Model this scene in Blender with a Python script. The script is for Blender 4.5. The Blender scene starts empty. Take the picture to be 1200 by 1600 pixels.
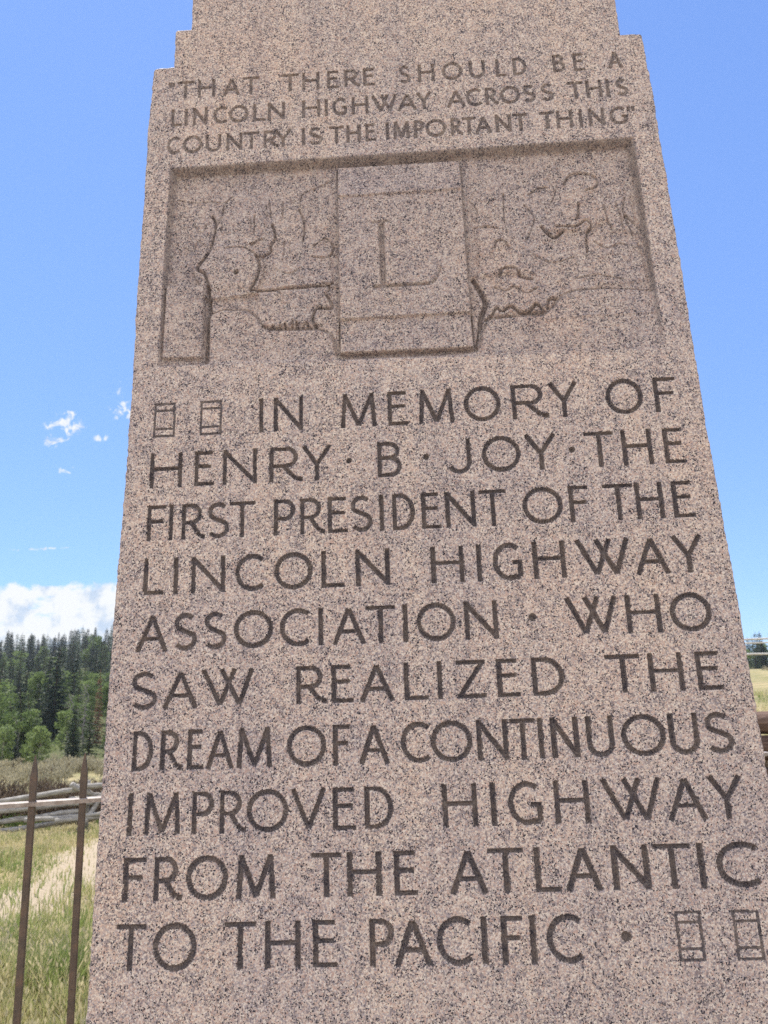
import bpy, math, random
import numpy as np
from mathutils import Vector, Matrix

# ------------------------------------------------------------------ camera, world, sun, exposure
SC = bpy.context.scene
COL = SC.collection
EYE = 1.6
DIST = 1.5                                  # metres from the lens to the granite face
YAW, PIT, ROL = -0.0438334, 0.2488828, 0.0349295
BATTER = 0.01553                            # the face leans back a little
FACE = Matrix(((1, 0, 0), (0, math.sin(BATTER), math.cos(BATTER)), (0, math.cos(BATTER), -math.sin(BATTER))))  # (u,v,w) -> world

def camera():
    cy, sy, cp, sp, cr, sr = math.cos(YAW), math.sin(YAW), math.cos(PIT), math.sin(PIT), math.cos(ROL), math.sin(ROL)
    Ry = Matrix(((cy, 0, sy), (0, 1, 0), (-sy, 0, cy)))
    Rp = Matrix(((1, 0, 0), (0, cp, -sp), (0, sp, cp)))
    Rr = Matrix(((cr, -sr, 0), (sr, cr, 0), (0, 0, 1)))
    F = Matrix(((1, 0, 0), (0, -1, 0), (0, 0, 1)))
    R = FACE @ F @ Ry @ Rp @ Rr @ Matrix(((1, 0, 0), (0, -1, 0), (0, 0, -1)))
    cd = bpy.data.cameras.new('camera')
    cd.sensor_fit = 'VERTICAL'; cd.sensor_height = 36.0; cd.lens = 36.0 * 1150 / 1600
    cd.clip_start = 0.05; cd.clip_end = 8000
    cd.dof.use_dof = True; cd.dof.focus_distance = 1.6; cd.dof.aperture_fstop = 7.5
    c = bpy.data.objects.new('camera', cd); COL.objects.link(c)
    c.matrix_world = Matrix.Translation((0, 0, EYE)) @ R.to_4x4()
    SC.camera = c
camera()

SUN_EL, SUN_AZ = math.radians(58.5), math.radians(-31.3)    # azimuth from +Y, negative = to the left
SKY_STRENGTH, SUN_STRENGTH, EXPOSURE = 0.12, 4.0, 1.07

def N(nt, kind, **kw):
    n = nt.nodes.new(kind)
    for k, v in kw.items():
        if k == 'ins':
            for i, x in v.items():
                if isinstance(x, bpy.types.NodeSocket): nt.links.new(x, n.inputs[i])
                else: n.inputs[i].default_value = x
        else: setattr(n, k, v)
    return n
def M_(nt, op, a, b=0.0, c=None, clamp=False):
    ins = {0: a, 1: b}
    if c is not None: ins[2] = c
    return N(nt, 'ShaderNodeMath', operation=op, use_clamp=clamp, ins=ins).outputs[0]
def SS(nt, x, lo, hi):                      # smoothstep
    n = N(nt, 'ShaderNodeMapRange', interpolation_type='SMOOTHSTEP', ins={0: x, 1: lo, 2: hi, 3: 0.0, 4: 1.0})
    return n.outputs[0]
def MIX(nt, f, a, b, blend='MIX'):
    n = N(nt, 'ShaderNodeMix', data_type='RGBA', blend_type=blend)
    for i, x in ((0, f), (6, a), (7, b)):
        if isinstance(x, bpy.types.NodeSocket): nt.links.new(x, n.inputs[i])
        else: n.inputs[i].default_value = x if i == 0 or len(x) == 4 else (*x, 1)
    return n.outputs[2]
def RAMP(nt, x, stops, interp='LINEAR'):
    n = N(nt, 'ShaderNodeValToRGB'); nt.links.new(x, n.inputs[0])
    cr = n.color_ramp; cr.interpolation = interp
    while len(cr.elements) > 1: cr.elements.remove(cr.elements[-1])
    cr.elements[0].position = stops[0][0]; cr.elements[0].color = (*stops[0][1], 1)
    for p, c in stops[1:]:
        e = cr.elements.new(p); e.color = (*c, 1)
    return n.outputs[0]
def NOISE(nt, vec, scale, detail=3.0, rough=0.5, dist=0.0, out=0):
    return N(nt, 'ShaderNodeTexNoise', ins={'Vector': vec, 'Scale': scale, 'Detail': detail, 'Roughness': rough, 'Distortion': dist}).outputs[out]

def world():
    w = bpy.data.worlds.new('World'); SC.world = w; w.use_nodes = True
    nt = w.node_tree; nt.nodes.clear()
    sky = N(nt, 'ShaderNodeTexSky', sky_type='NISHITA', sun_disc=False, sun_elevation=SUN_EL, sun_rotation=SUN_AZ,
            altitude=2300.0, air_density=1.0, dust_density=0.25, ozone_density=1.6)
    d = N(nt, 'ShaderNodeTexCoord').outputs['Generated']
    s = N(nt, 'ShaderNodeSeparateXYZ', ins={0: d}).outputs
    yy = M_(nt, 'MAXIMUM', s[1], 0.02)
    a = M_(nt, 'DIVIDE', s[0], yy); e = M_(nt, 'DIVIDE', s[2], yy)
    front = SS(nt, s[1], 0.1, 0.3)
    p = N(nt, 'ShaderNodeCombineXYZ', ins={0: a, 1: e, 2: 0.0}).outputs[0]
    # cumulus bank low on the left horizon
    n1 = NOISE(nt, p, 16.0, 6.0, 0.6, 0.3); n2 = NOISE(nt, p, 45.0, 5.0, 0.6)
    n3 = NOISE(nt, N(nt, 'ShaderNodeVectorMath', operation='MULTIPLY', ins={0: p, 1: (1.0, 3.0, 1.0)}).outputs[0], 20.0, 5.0, 0.62)
    top = M_(nt, 'ADD', M_(nt, 'MULTIPLY', n1, 0.07), M_(nt, 'MULTIPLY', n2, 0.022))
    top = M_(nt, 'ADD', top, 0.108)
    bank = M_(nt, 'SUBTRACT', 1.0, SS(nt, M_(nt, 'SUBTRACT', e, top), -0.006, 0.005))
    bank = M_(nt, 'MULTIPLY', bank, M_(nt, 'SUBTRACT', 1.0, SS(nt, a, -0.30, -0.15)))
    body = SS(nt, n3, 0.28, 0.44)
    bank = M_(nt, 'MULTIPLY', bank, M_(nt, 'ADD', M_(nt, 'MULTIPLY', body, 0.75), 0.25))
    puffs = None
    for (ca, ce, ra, re, th) in ((-0.508, 0.390, 0.028, 0.020, 0.46), (-0.521, 0.372, 0.020, 0.011, 0.47), (-0.497, 0.402, 0.010, 0.012, 0.48), (-0.415, 0.410, 0.030, 0.016, 0.50),
                              (-0.432, 0.440, 0.010, 0.014, 0.50), (-0.455, 0.368, 0.014, 0.006, 0.47), (-0.503, 0.322, 0.017, 0.005, 0.48),
                              (-0.535, 0.207, 0.036, 0.0025, 0.49)):
        dx = M_(nt, 'DIVIDE', M_(nt, 'SUBTRACT', a, ca), ra); dy = M_(nt, 'DIVIDE', M_(nt, 'SUBTRACT', e, ce), re)
        r2 = M_(nt, 'ADD', M_(nt, 'MULTIPLY', dx, dx), M_(nt, 'MULTIPLY', dy, dy))
        g = M_(nt, 'SUBTRACT', NOISE(nt, p, 70.0, 6.0, 0.62, 0.6), M_(nt, 'MULTIPLY', r2, 0.11))
        m = SS(nt, g, th - 0.06, th + 0.12)
        puffs = m if puffs is None else M_(nt, 'MAXIMUM', puffs, m)
    cl = M_(nt, 'MULTIPLY', M_(nt, 'MAXIMUM', bank, puffs), front)
    # unseen clouds added behind the camera to brighten the shaded face
    n4 = NOISE(nt, d, 2.6, 6.0, 0.58, 0.2)
    back = M_(nt, 'MULTIPLY', SS(nt, n4, 0.40, 0.56), SS(nt, s[1], 0.0, -0.3))
    back = M_(nt, 'MULTIPLY', back, SS(nt, s[2], 0.0, 0.1))
    cl = M_(nt, 'MAXIMUM', cl, back)
    # the phone's flattened sky: lower contrast between horizon and zenith
    sc = N(nt, 'ShaderNodeSeparateColor', ins={0: sky.outputs[0]}).outputs
    tone = N(nt, 'ShaderNodeCombineColor', ins={0: M_(nt, 'MULTIPLY', M_(nt, 'POWER', sc[0], 0.5), 0.86), 1: M_(nt, 'MULTIPLY', M_(nt, 'POWER', sc[1], 0.5), 1.23),
                                                2: M_(nt, 'MULTIPLY', M_(nt, 'POWER', sc[2], 0.35), 2.45)}).outputs[0]
    shade = SS(nt, NOISE(nt, p, 26.0, 4.0, 0.55), 0.34, 0.52)
    white = MIX(nt, shade, (2.35, 2.85, 3.55), (3.75, 3.85, 3.95))
    white = MIX(nt, back, white, (9.0, 8.8, 8.5))                 # the added clouds, set bright as fill light
    col = MIX(nt, cl, tone, white)
    bg = N(nt, 'ShaderNodeBackground', ins={0: col, 1: SKY_STRENGTH})
    out = N(nt, 'ShaderNodeOutputWorld', ins={0: bg.outputs[0]})
world()

sl = bpy.data.lights.new('sun', 'SUN'); sl.energy = SUN_STRENGTH; sl.angle = math.radians(0.53); sl.color = (1.0, 0.955, 0.88)
so = bpy.data.objects.new('sun', sl); COL.objects.link(so)
so.rotation_euler = Vector((math.sin(SUN_AZ) * math.cos(SUN_EL), math.cos(SUN_AZ) * math.cos(SUN_EL), math.sin(SUN_EL))).to_track_quat('Z', 'Y').to_euler()
SC.view_settings.view_transform = 'Standard'; SC.view_settings.look = 'None'
SC.view_settings.exposure = EXPOSURE; SC.view_settings.gamma = 1.0
SC.cycles.max_bounces = 6; SC.cycles.diffuse_bounces = 4; SC.cycles.transparent_max_bounces = 8
SC.cycles.use_denoising = False

# ------------------------------------------------------------------ helpers
rng = np.random.default_rng(7)
def tag(o, label=None, cat=None, group=None, kind=None):
    for k, v in (('label', label), ('category', cat), ('group', group), ('kind', kind)):
        if v: o[k] = v
    return o
def empty(name, loc, rz=0.0):
    o = bpy.data.objects.new(name, None); COL.objects.link(o)
    o.location = loc; o.rotation_euler = (0, 0, rz); o.empty_display_size = 0.2
    return o
def link(name, me, mat=None, parent=None):
    if mat is not None: me.materials.append(mat)
    o = bpy.data.objects.new(name, me); COL.objects.link(o)
    if parent is not None: o.parent = parent
    return o
def npmesh(name, V, F, smooth=True, attr=None):
    """V (n,3); F (m,k) with constant k"""
    me = bpy.data.meshes.new(name)
    V = np.asarray(V, np.float32); F = np.asarray(F, np.int32); m, k = F.shape
    me.vertices.add(len(V)); me.vertices.foreach_set('co', V.ravel())
    me.loops.add(m * k); me.loops.foreach_set('vertex_index', F.ravel())
    me.polygons.add(m); me.polygons.foreach_set('loop_start', np.arange(0, m * k, k, dtype=np.int32))
    me.polygons.foreach_set('use_smooth', np.full(m, smooth, bool))
    if attr is not None:
        a = me.attributes.new('tint', 'FLOAT', 'POINT'); a.data.foreach_set('value', np.asarray(attr, np.float32))
    me.update(calc_edges=True); me.validate()
    return me
class MB:
    """collects quads/tris/ngons of one part"""
    def __init__(s): s.v = []; s.f = []
    def add(s, V, F):
        o = len(s.v); s.v += [tuple(x) for x in V]; s.f += [tuple(i + o for i in f) for f in F]
    def tube(s, pts, rad, n=8, ph=0.0):
        pts = [Vector(p) for p in pts]; L = len(pts)
        if not hasattr(rad, '__len__'): rad = [rad] * L
        V = []; F = []
        for i, p in enumerate(pts):
            t = (pts[min(i + 1, L - 1)] - pts[max(i - 1, 0)]).normalized()
            a = t.cross(Vector((0, 0, 1)) if abs(t.z) < 0.9 else Vector((1, 0, 0))).normalized(); b = t.cross(a)
            for k in range(n):
                q = 2 * math.pi * k / n + ph
                V.append(p + (a * math.cos(q) + b * math.sin(q)) * rad[i])
        for i in range(L - 1):
            for k in range(n):
                F.append((i * n + k, i * n + (k + 1) % n, (i + 1) * n + (k + 1) % n, (i + 1) * n + k))
        F.append(tuple(range(n - 1, -1, -1))); F.append(tuple((L - 1) * n + k for k in range(n)))
        s.add(V, F)
    def loft(s, rings):
        n = len(rings[0]); V = [q for r in rings for q in r]; F = []
        for i in range(len(rings) - 1):
            for k in range(n):
                F.append((i * n + k, i * n + (k + 1) % n, (i + 1) * n + (k + 1) % n, (i + 1) * n + k))
        F.append(tuple(range(n - 1, -1, -1))); F.append(tuple((len(rings) - 1) * n + k for k in range(n)))
        s.add(V, F)
    def mesh(s, name, smooth=False):
        me = bpy.data.meshes.new(name); me.from_pydata([tuple(v) for v in s.v], [], s.f); me.update()
        if smooth:
            for p in me.polygons: p.use_smooth = True
        return me
    def build(s, name, mat, parent=None, smooth=False): return link(name, s.mesh(name, smooth), mat, parent)

def material(name, rough=0.8, spec=0.3):
    m = bpy.data.materials.new(name); m.use_nodes = True
    nt = m.node_tree; b = nt.nodes['Principled BSDF']
    b.inputs['Roughness'].default_value = rough; b.inputs['Specular IOR Level'].default_value = spec
    return m, nt, b
def setc(nt, b, col, bump=None, strength=0.3, dist=0.01):
    if isinstance(col, bpy.types.NodeSocket): nt.links.new(col, b.inputs['Base Color'])
    else: b.inputs['Base Color'].default_value = (*col, 1)
    if bump is not None:
        bn = N(nt, 'ShaderNodeBump', ins={'Strength': strength, 'Distance': dist, 'Height': bump})
        nt.links.new(bn.outputs[0], b.inputs['Normal'])

def granite(name, dirt, recess_shade=0.0):
    """pink-grey granite: crystals of feldspar, quartz and mica; dirt = how far lichen and grime have darkened it"""
    m, nt, b = material(name, 0.75, 0.25)
    co = N(nt, 'ShaderNodeTexCoord').outputs['Object']
    wob = NOISE(nt, co, 260.0, 2.0, 0.5, 0.0, 1)
    wv = N(nt, 'ShaderNodeVectorMath', operation='SCALE', ins={0: N(nt, 'ShaderNodeVectorMath', operation='SUBTRACT', ins={0: wob, 1: (0.5, 0.5, 0.5)}).outputs[0], 'Scale': 0.005}).outputs[0]
    p = N(nt, 'ShaderNodeVectorMath', operation='ADD', ins={0: co, 1: wv}).outputs[0]
    v1 = N(nt, 'ShaderNodeTexVoronoi', feature='F1', ins={'Vector': p, 'Scale': 390.0})
    r1 = N(nt, 'ShaderNodeSeparateColor', ins={0: v1.outputs['Color']}).outputs[0]
    feld = RAMP(nt, r1, [(0.0, (0.54, 0.430, 0.360)), (0.26, (0.44, 0.340, 0.292)), (0.44, (0.61, 0.522, 0.445)), (0.64, (0.345, 0.290, 0.28)), (0.84, (0.44, 0.305, 0.25))], 'CONSTANT')
    v2 = N(nt, 'ShaderNodeTexVoronoi', feature='F1', ins={'Vector': N(nt, 'ShaderNodeVectorMath', operation='ADD', ins={0: p, 1: (3.1, 1.7, 0.4)}).outputs[0], 'Scale': 300.0})
    r2 = N(nt, 'ShaderNodeSeparateColor', ins={0: v2.outputs['Color']}).outputs[1]
    clump = NOISE(nt, co, 38.0, 3.0, 0.6)
    q = M_(nt, 'ADD', r2, M_(nt, 'MULTIPLY', M_(nt, 'SUBTRACT', clump, 0.5), 0.9))
    grey = SS(nt, q, 0.75, 0.81)
    c = MIX(nt, M_(nt, 'MULTIPLY', grey, 0.72), feld, (0.165, 0.138, 0.148))
    v3 = N(nt, 'ShaderNodeTexVoronoi', feature='F1', ins={'Vector': N(nt, 'ShaderNodeVectorMath', operation='ADD', ins={0: p, 1: (0.3, 5.7, 2.4)}).outputs[0], 'Scale': 480.0})
    r3 = N(nt, 'ShaderNodeSeparateColor', ins={0: v3.outputs['Color']}).outputs[2]
    q3 = M_(nt, 'ADD', r3, M_(nt, 'MULTIPLY', M_(nt, 'SUBTRACT', clump, 0.5), 0.7))
    mica = SS(nt, q3, 0.855, 0.895)
    c = MIX(nt, mica, c, (0.030, 0.028, 0.036))
    big = NOISE(nt, co, 3.0, 4.0, 0.6)
    c = MIX(nt, 1.0, c, RAMP(nt, big, [(0.3, (0.90, 0.90, 0.93)), (0.55, (1.0, 0.99, 0.97)), (0.75, (1.06, 1.0, 0.94))]), 'MULTIPLY')
    st = NOISE(nt, N(nt, 'ShaderNodeVectorMath', operation='MULTIPLY', ins={0: co, 1: (14.0, 14.0, 0.9)}).outputs[0], 1.0, 4.0, 0.6)
    c = MIX(nt, 1.0, c, RAMP(nt, st, [(0.30, (0.86, 0.86, 0.88)), (0.48, (1.0, 1.0, 1.0)), (0.70, (1.04, 1.02, 0.98))]), 'MULTIPLY')      # rain streaks
    spot = SS(nt, NOISE(nt, co, 9.0, 5.0, 0.65), 0.66, 0.74)
    c = MIX(nt, M_(nt, 'MULTIPLY', spot, 0.35), c, (0.20, 0.175, 0.165))
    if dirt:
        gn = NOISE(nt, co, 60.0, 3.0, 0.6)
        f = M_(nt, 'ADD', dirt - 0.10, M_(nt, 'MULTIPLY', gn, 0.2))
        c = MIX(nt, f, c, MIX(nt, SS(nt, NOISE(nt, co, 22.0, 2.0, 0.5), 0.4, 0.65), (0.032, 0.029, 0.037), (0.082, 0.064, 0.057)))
    if recess_shade:
        # recess shade painted grey; 'tint' adds grime and painted shade in cuts and bevels
        c = MIX(nt, recess_shade, c, MIX(nt, 1.0, c, (0.75, 0.745, 0.77), 'MULTIPLY'))
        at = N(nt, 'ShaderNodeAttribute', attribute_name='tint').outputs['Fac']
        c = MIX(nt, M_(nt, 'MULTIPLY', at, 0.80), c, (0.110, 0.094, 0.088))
    h = M_(nt, 'ADD', M_(nt, 'MULTIPLY', NOISE(nt, co, 260.0, 3.0, 0.6), 1.0), M_(nt, 'MULTIPLY', r1, 0.25))
    setc(nt, b, c, h, 0.55, 0.0022)
    return m

# ------------------------------------------------------------------ the granite monument: one carved face
# inscription, all in millimetres on the face: text, baseline v, cap line v, [left, right] of every character
LINES = [
('@@INMEMORYOF',573.7,653.0,[-570,-520,-466,-416,-334,-324,-302,-236,-154,-75,-51,-6,16,94,115,195,218,297,298,363,420,499,523,571]),
('HENRY.B.JOY.THE',457.9,536.3,[-573,-501,-475,-431,-413,-337,-311,-238,-241,-174,-144,-131,-77,-25,21,35,73,124,146,229,237,306,330,344,365,426,442,505,529,572]),
('FIRSTPRESIDENTOFTHE',340.7,419.0,[-574,-533,-526,-517,-499,-447,-444,-396,-396,-341,-301,-254,-245,-192,-186,-143,-138,-91,-77,-66,-49,-1,12,52,62,126,134,190,223,307,320,361,391,453,457,514,532,575]),
('LINCOLNHIGHWAY',225.9,302.7,[-576,-532,-512,-502,-475,-402,-382,-321,-300,-218,-201,-153,-130,-58,26,95,121,130,153,214,235,302,322,434,440,511,517,581]),
('ASSOCIATION.WHO',109.2,185.3,[-586,-518,-508,-458,-445,-397,-383,-301,-288,-226,-209,-198,-181,-111,-111,-51,-36,-26,-9,71,88,156,217,233,290,396,411,480,497,579]),
('SAWREALIZEDTHE',-5.2,69.2,[-591,-536,-526,-452,-449,-338,-255,-192,-184,-140,-129,-57,-39,10,27,38,66,123,145,190,214,278,359,427,442,509,534,582]),
('DREAMOFACONTINUOUS',-122.3,-46.2,[-582,-539,-526,-481,-472,-438,-435,-377,-373,-302,-274,-195,-183,-148,-133,-71,-50,8,8,90,98,159,163,212,217,227,241,295,309,362,375,460,466,523,534,587]),
('IMPROVEDHIGHWAY',-239.7,-162.4,[-585,-575,-553,-480,-459,-415,-405,-353,-352,-270,-267,-196,-185,-140,-124,-68,25,92,117,127,150,214,237,303,325,440,445,521,525,591]),
('FROMTHEATLANTIC',-355.8,-278.1,[-588,-543,-529,-473,-467,-385,-371,-294,-228,-170,-160,-94,-72,-28,31,104,104,171,190,236,244,315,332,401,410,477,493,498,522,600]),
('TOTHEPACIFIC.@@',-473.5,-393.0,[-597,-538,-526,-442,-391,-331,-315,-248,-226,-180,-121,-75,-77,-5,2,67,84,95,120,160,173,183,202,267,336,355,435,483,537,586]),
("'THATTHERESHOULDBEA",1468.2,1520.2,[-569,-555,-548,-504,-495,-451,-432,-388,-382,-340,-285,-241,-233,-189,-171,-140,-128,-88,-81,-51,8,37,55,97,114,165,181,221,246,272,288,322,385,416,435,462,518,555]),
('LINCOLNHIGHWAYACROSSTHIS',1387.1,1437.0,[-560,-532,-526,-518,-506,-468,-455,-419,-416,-366,-356,-324,-319,-275,-234,-188,-178,-169,-159,-122,-111,-69,-63,1,0,50,47,86,120,169,168,207,215,247,251,300,306,337,350,381,414,452,458,497,508,513,529,558]),
("COUNTRYISTHEIMPORTANTTHING'",1306.7,1355.9,[-568,-534,-529,-479,-472,-432,-421,-380,-378,-339,-329,-291,-303,-258,-235,-226,-218,-184,-168,-132,-126,-90,-80,-54,-30,-22,-12,29,38,64,66,117,127,156,155,188,184,227,234,273,278,311,341,376,380,419,435,441,456,495,506,548,549,567])]

def arc(cx, cy, rx, ry, a0, a1, n=14):
    return [(cx + rx * math.cos(math.radians(a0 + (a1 - a0) * i / n)), cy + ry * math.sin(math.radians(a0 + (a1 - a0) * i / n))) for i in range(n + 1)]
def glyph(ch, x0, x1, y0, y1, s):
    """centre lines of the chisel cuts of one letter; s = half the width of a cut"""
    h = y1 - y0; w = x1 - x0; a, b = x0 + s, x1 - s; lo, hi = y0 + s * .85, y1 - s * .85; xm = (x0 + x1) / 2
    Y = lambda t: y0 + t * h
    X = lambda t: x0 + t * w
    if ch == 'I': return [[(xm, y0), (xm, y1)]]
    if ch == 'L': return [[(a, y0), (a, y1)], [(a, lo), (x1, lo)]]
    if ch == 'T': return [[(x0, hi), (x1, hi)], [(xm, y0), (xm, hi)]]
    if ch == 'H': return [[(a, y0), (a, y1)], [(b, y0), (b, y1)], [(a, Y(.54)), (b, Y(.54))]]
    if ch == 'E': return [[(a, y0), (a, y1)], [(a, lo), (x1, lo)], [(a, hi), (X(.92), hi)], [(a, Y(.56)), (X(.86), Y(.56))]]
    if ch == 'F': return [[(a, y0), (a, y1)], [(a, hi), (x1, hi)], [(a, Y(.54)), (X(.86), Y(.54))]]
    if ch == 'N': return [[(a, y0), (a, y1)], [(b, y0), (b, y1)], [(a, hi), (b, lo)]]
    if ch == 'M':
        k = min(.10 * w, 9)
        return [[(a, y0), (a + k * .7, y1)], [(b, y0), (b - k * .7, y1)], [(a + k * .7, hi), (xm, lo)], [(xm, lo), (b - k * .7, hi)]]
    if ch == 'V': return [[(a, y1), (xm, lo)], [(xm, lo), (b, y1)]]
    if ch == 'W': return [[(a, y1), (X(.37), lo)], [(X(.37), lo), (X(.63), y1)], [(X(.39), y1), (X(.72), lo)], [(X(.72), lo), (b, y1)]]
    if ch == 'A': return [[(a, y0), (xm, hi)], [(xm, hi), (b, y0)], [(X(.25), Y(.34)), (X(.75), Y(.34))]]
    if ch == 'Y': return [[(a, y1), (xm, Y(.46))], [(xm, Y(.46)), (b, y1)], [(xm, y0), (xm, Y(.48))]]
    if ch == 'Z': return [[(x0, hi), (x1, hi)], [(x0, lo), (x1, lo)], [(b, hi), (a, lo)]]
    if ch == 'O': return [arc(xm, (y0 + y1) / 2, w / 2 - s, h / 2 - s * .8, 0, 360, 40)]
    if ch == 'C':
        rx = w * .62 - s
        return [arc(x0 + s + rx, (y0 + y1) / 2, rx, h / 2 - s * .8, 52, 308, 30)]
    if ch == 'G':
        rx = w * .56 - s
        return [arc(x0 + s + rx, (y0 + y1) / 2, rx, h / 2 - s * .8, 52, 300, 30), [(b, lo + .02 * h), (b, Y(.52))], [(X(.66), Y(.47)), (b, Y(.47))], [(x0 + s + rx, lo), (b, lo + s * .3)]]
    if ch == 'D':
        r = min(.55 * w, w - 2 * s)
        return [[(a, y0), (a, y1)], [(a, hi), (b - r, hi)], [(a, lo), (b - r, lo)], arc(b - r, (y0 + y1) / 2, r, (hi - lo) / 2, 90, -90, 20)]
    if ch in 'PR':
        r = (hi - Y(.46)) / 2; r2 = min(r, .6 * w); bx = b if ch == 'P' else X(.86) - s
        out = [[(a, y0), (a, y1)], [(a, hi), (bx - r2, hi)], [(a, hi - 2 * r), (bx - r2, hi - 2 * r)], arc(bx - r2, hi - r, r2, r, 90, -90, 16)]
        if ch == 'R': out += [[(X(.42), Y(.46)), (X(.66), Y(.2))], [(X(.66), Y(.2)), (X(.80), Y(.09))], [(X(.80), Y(.09)), (x1, lo)]]
        return out
    if ch == 'B':
        r = (hi - Y(.54)) / 2; q = (Y(.54) - lo) / 2; r2 = min(.5 * w, r * 1.2)
        return [[(a, y0), (a, y1)], [(a, hi), (b - r2 - 2, hi)], [(a, Y(.54)), (b - r2, Y(.54))], [(a, lo), (b - r2, lo)],
                arc(b - r2 - 3, hi - r, r2, r, 90, -90, 16), arc(b - r2, lo + q, r2, q, 90, -90, 16)]
    if ch == 'U':
        r = (b - a) / 2
        return [[(a, y1), (a, lo + r)], [(b, y1), (b, lo + r)], arc(xm, lo + r, r, r, 180, 360, 18)]
    if ch == 'J':
        r = (b - a) * .52
        return [[(b, y1), (b, lo + r)], arc(b - r, lo + r, r, r, 0, -150, 16)]
    if ch == 'S':
        ry = (hi - lo) / 4; rx = (b - a) / 2; r1 = rx * .92
        top = arc(xm, hi - ry * .98, r1, ry * .98, 40, 215, 16); bot = arc(xm, lo + ry * 1.02, rx, ry * 1.02, 35, -145, 16)
        return [top + bot]
    if ch == "'": return [[(X(.2), Y(.70)), (X(.2), Y(.98))], [(X(.8), Y(.70)), (X(.8), Y(.98))]]
    return []

FS = 0.0018                                       # cell of the carved face
V_LO, V_TOP = -0.74, 1.571
EDGE_V = [-1.7, -0.55, -0.25, 0.0, 0.27, 0.46, 0.64, 0.93, 1.2, 1.4, 1.53, 1.58]
EDGE_U = [0.672, 0.6455, 0.643, 0.639, 0.634, 0.628, 0.6245, 0.6235, 0.620, 0.618, 0.613, 0.611]
U_REF = 0.640                                     # columns are spaced for this half width and stretched to the edge
MON_DEPTH = 0.95

def vnoise(u, v, cell, seed):
    """smooth value noise on the face, -1..1"""
    r = np.random.default_rng(seed); T = r.uniform(-1, 1, (256, 256))
    x = u / cell + 57.3; y = v / cell + 91.7
    i = np.floor(x).astype(int); j = np.floor(y).astype(int); fx = x - i; fy = y - j
    fx = fx * fx * (3 - 2 * fx); fy = fy * fy * (3 - 2 * fy); i %= 256; j %= 256; i1 = (i + 1) % 256; j1 = (j + 1) % 256
    return (T[i, j] * (1 - fx) + T[i1, j] * fx) * (1 - fy) + (T[i, j1] * (1 - fx) + T[i1, j1] * fx) * fy
def sstep(x, lo, hi):
    t = np.clip((x - lo) / (hi - lo), 0, 1); return t * t * (3 - 2 * t)
def sd_seg(px, py, p, q, hw, ext=0.0):
    dx, dy = q[0] - p[0], q[1] - p[1]; L = math.hypot(dx, dy) + 1e-9; dx /= L; dy /= L
    t = (px - p[0]) * dx + (py - p[1]) * dy; d = np.abs((px - p[0]) * -dy + (py - p[1]) * dx)
    return np.maximum(d - hw, np.maximum(-t, t - L) - ext)
def sd_poly(px, py, P):
    """signed distance to a polygon, negative inside"""
    d = np.full(px.shape, 1e9); ins = np.zeros(px.shape, bool); n = len(P)
    for i in range(n):
        (ax, ay), (bx, by) = P[i], P[(i + 1) % n]
        ex, ey = bx - ax, by - ay; t = np.clip(((px - ax) * ex + (py - ay) * ey) / (ex * ex + ey * ey + 1e-9), 0, 1)
        d = np.minimum(d, np.hypot(px - ax - t * ex, py - ay - t * ey))
        c = (ay > py) != (by > py)
        with np.errstate(divide='ignore', invalid='ignore'):
            ins ^= c & (px < (bx - ax) * (py - ay) / (by - ay) + ax)
    return np.where(ins, -d, d)
def sd_line(px, py, P):
    d = np.full(px.shape, 1e9)
    for (ax, ay), (bx, by) in zip(P[:-1], P[1:]):
        ex, ey = bx - ax, by - ay; t = np.clip(((px - ax) * ex + (py - ay) * ey) / (ex * ex + ey * ey + 1e-9), 0, 1)
        d = np.minimum(d, np.hypot(px - ax - t * ex, py - ay - t * ey))
    return d

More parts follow.
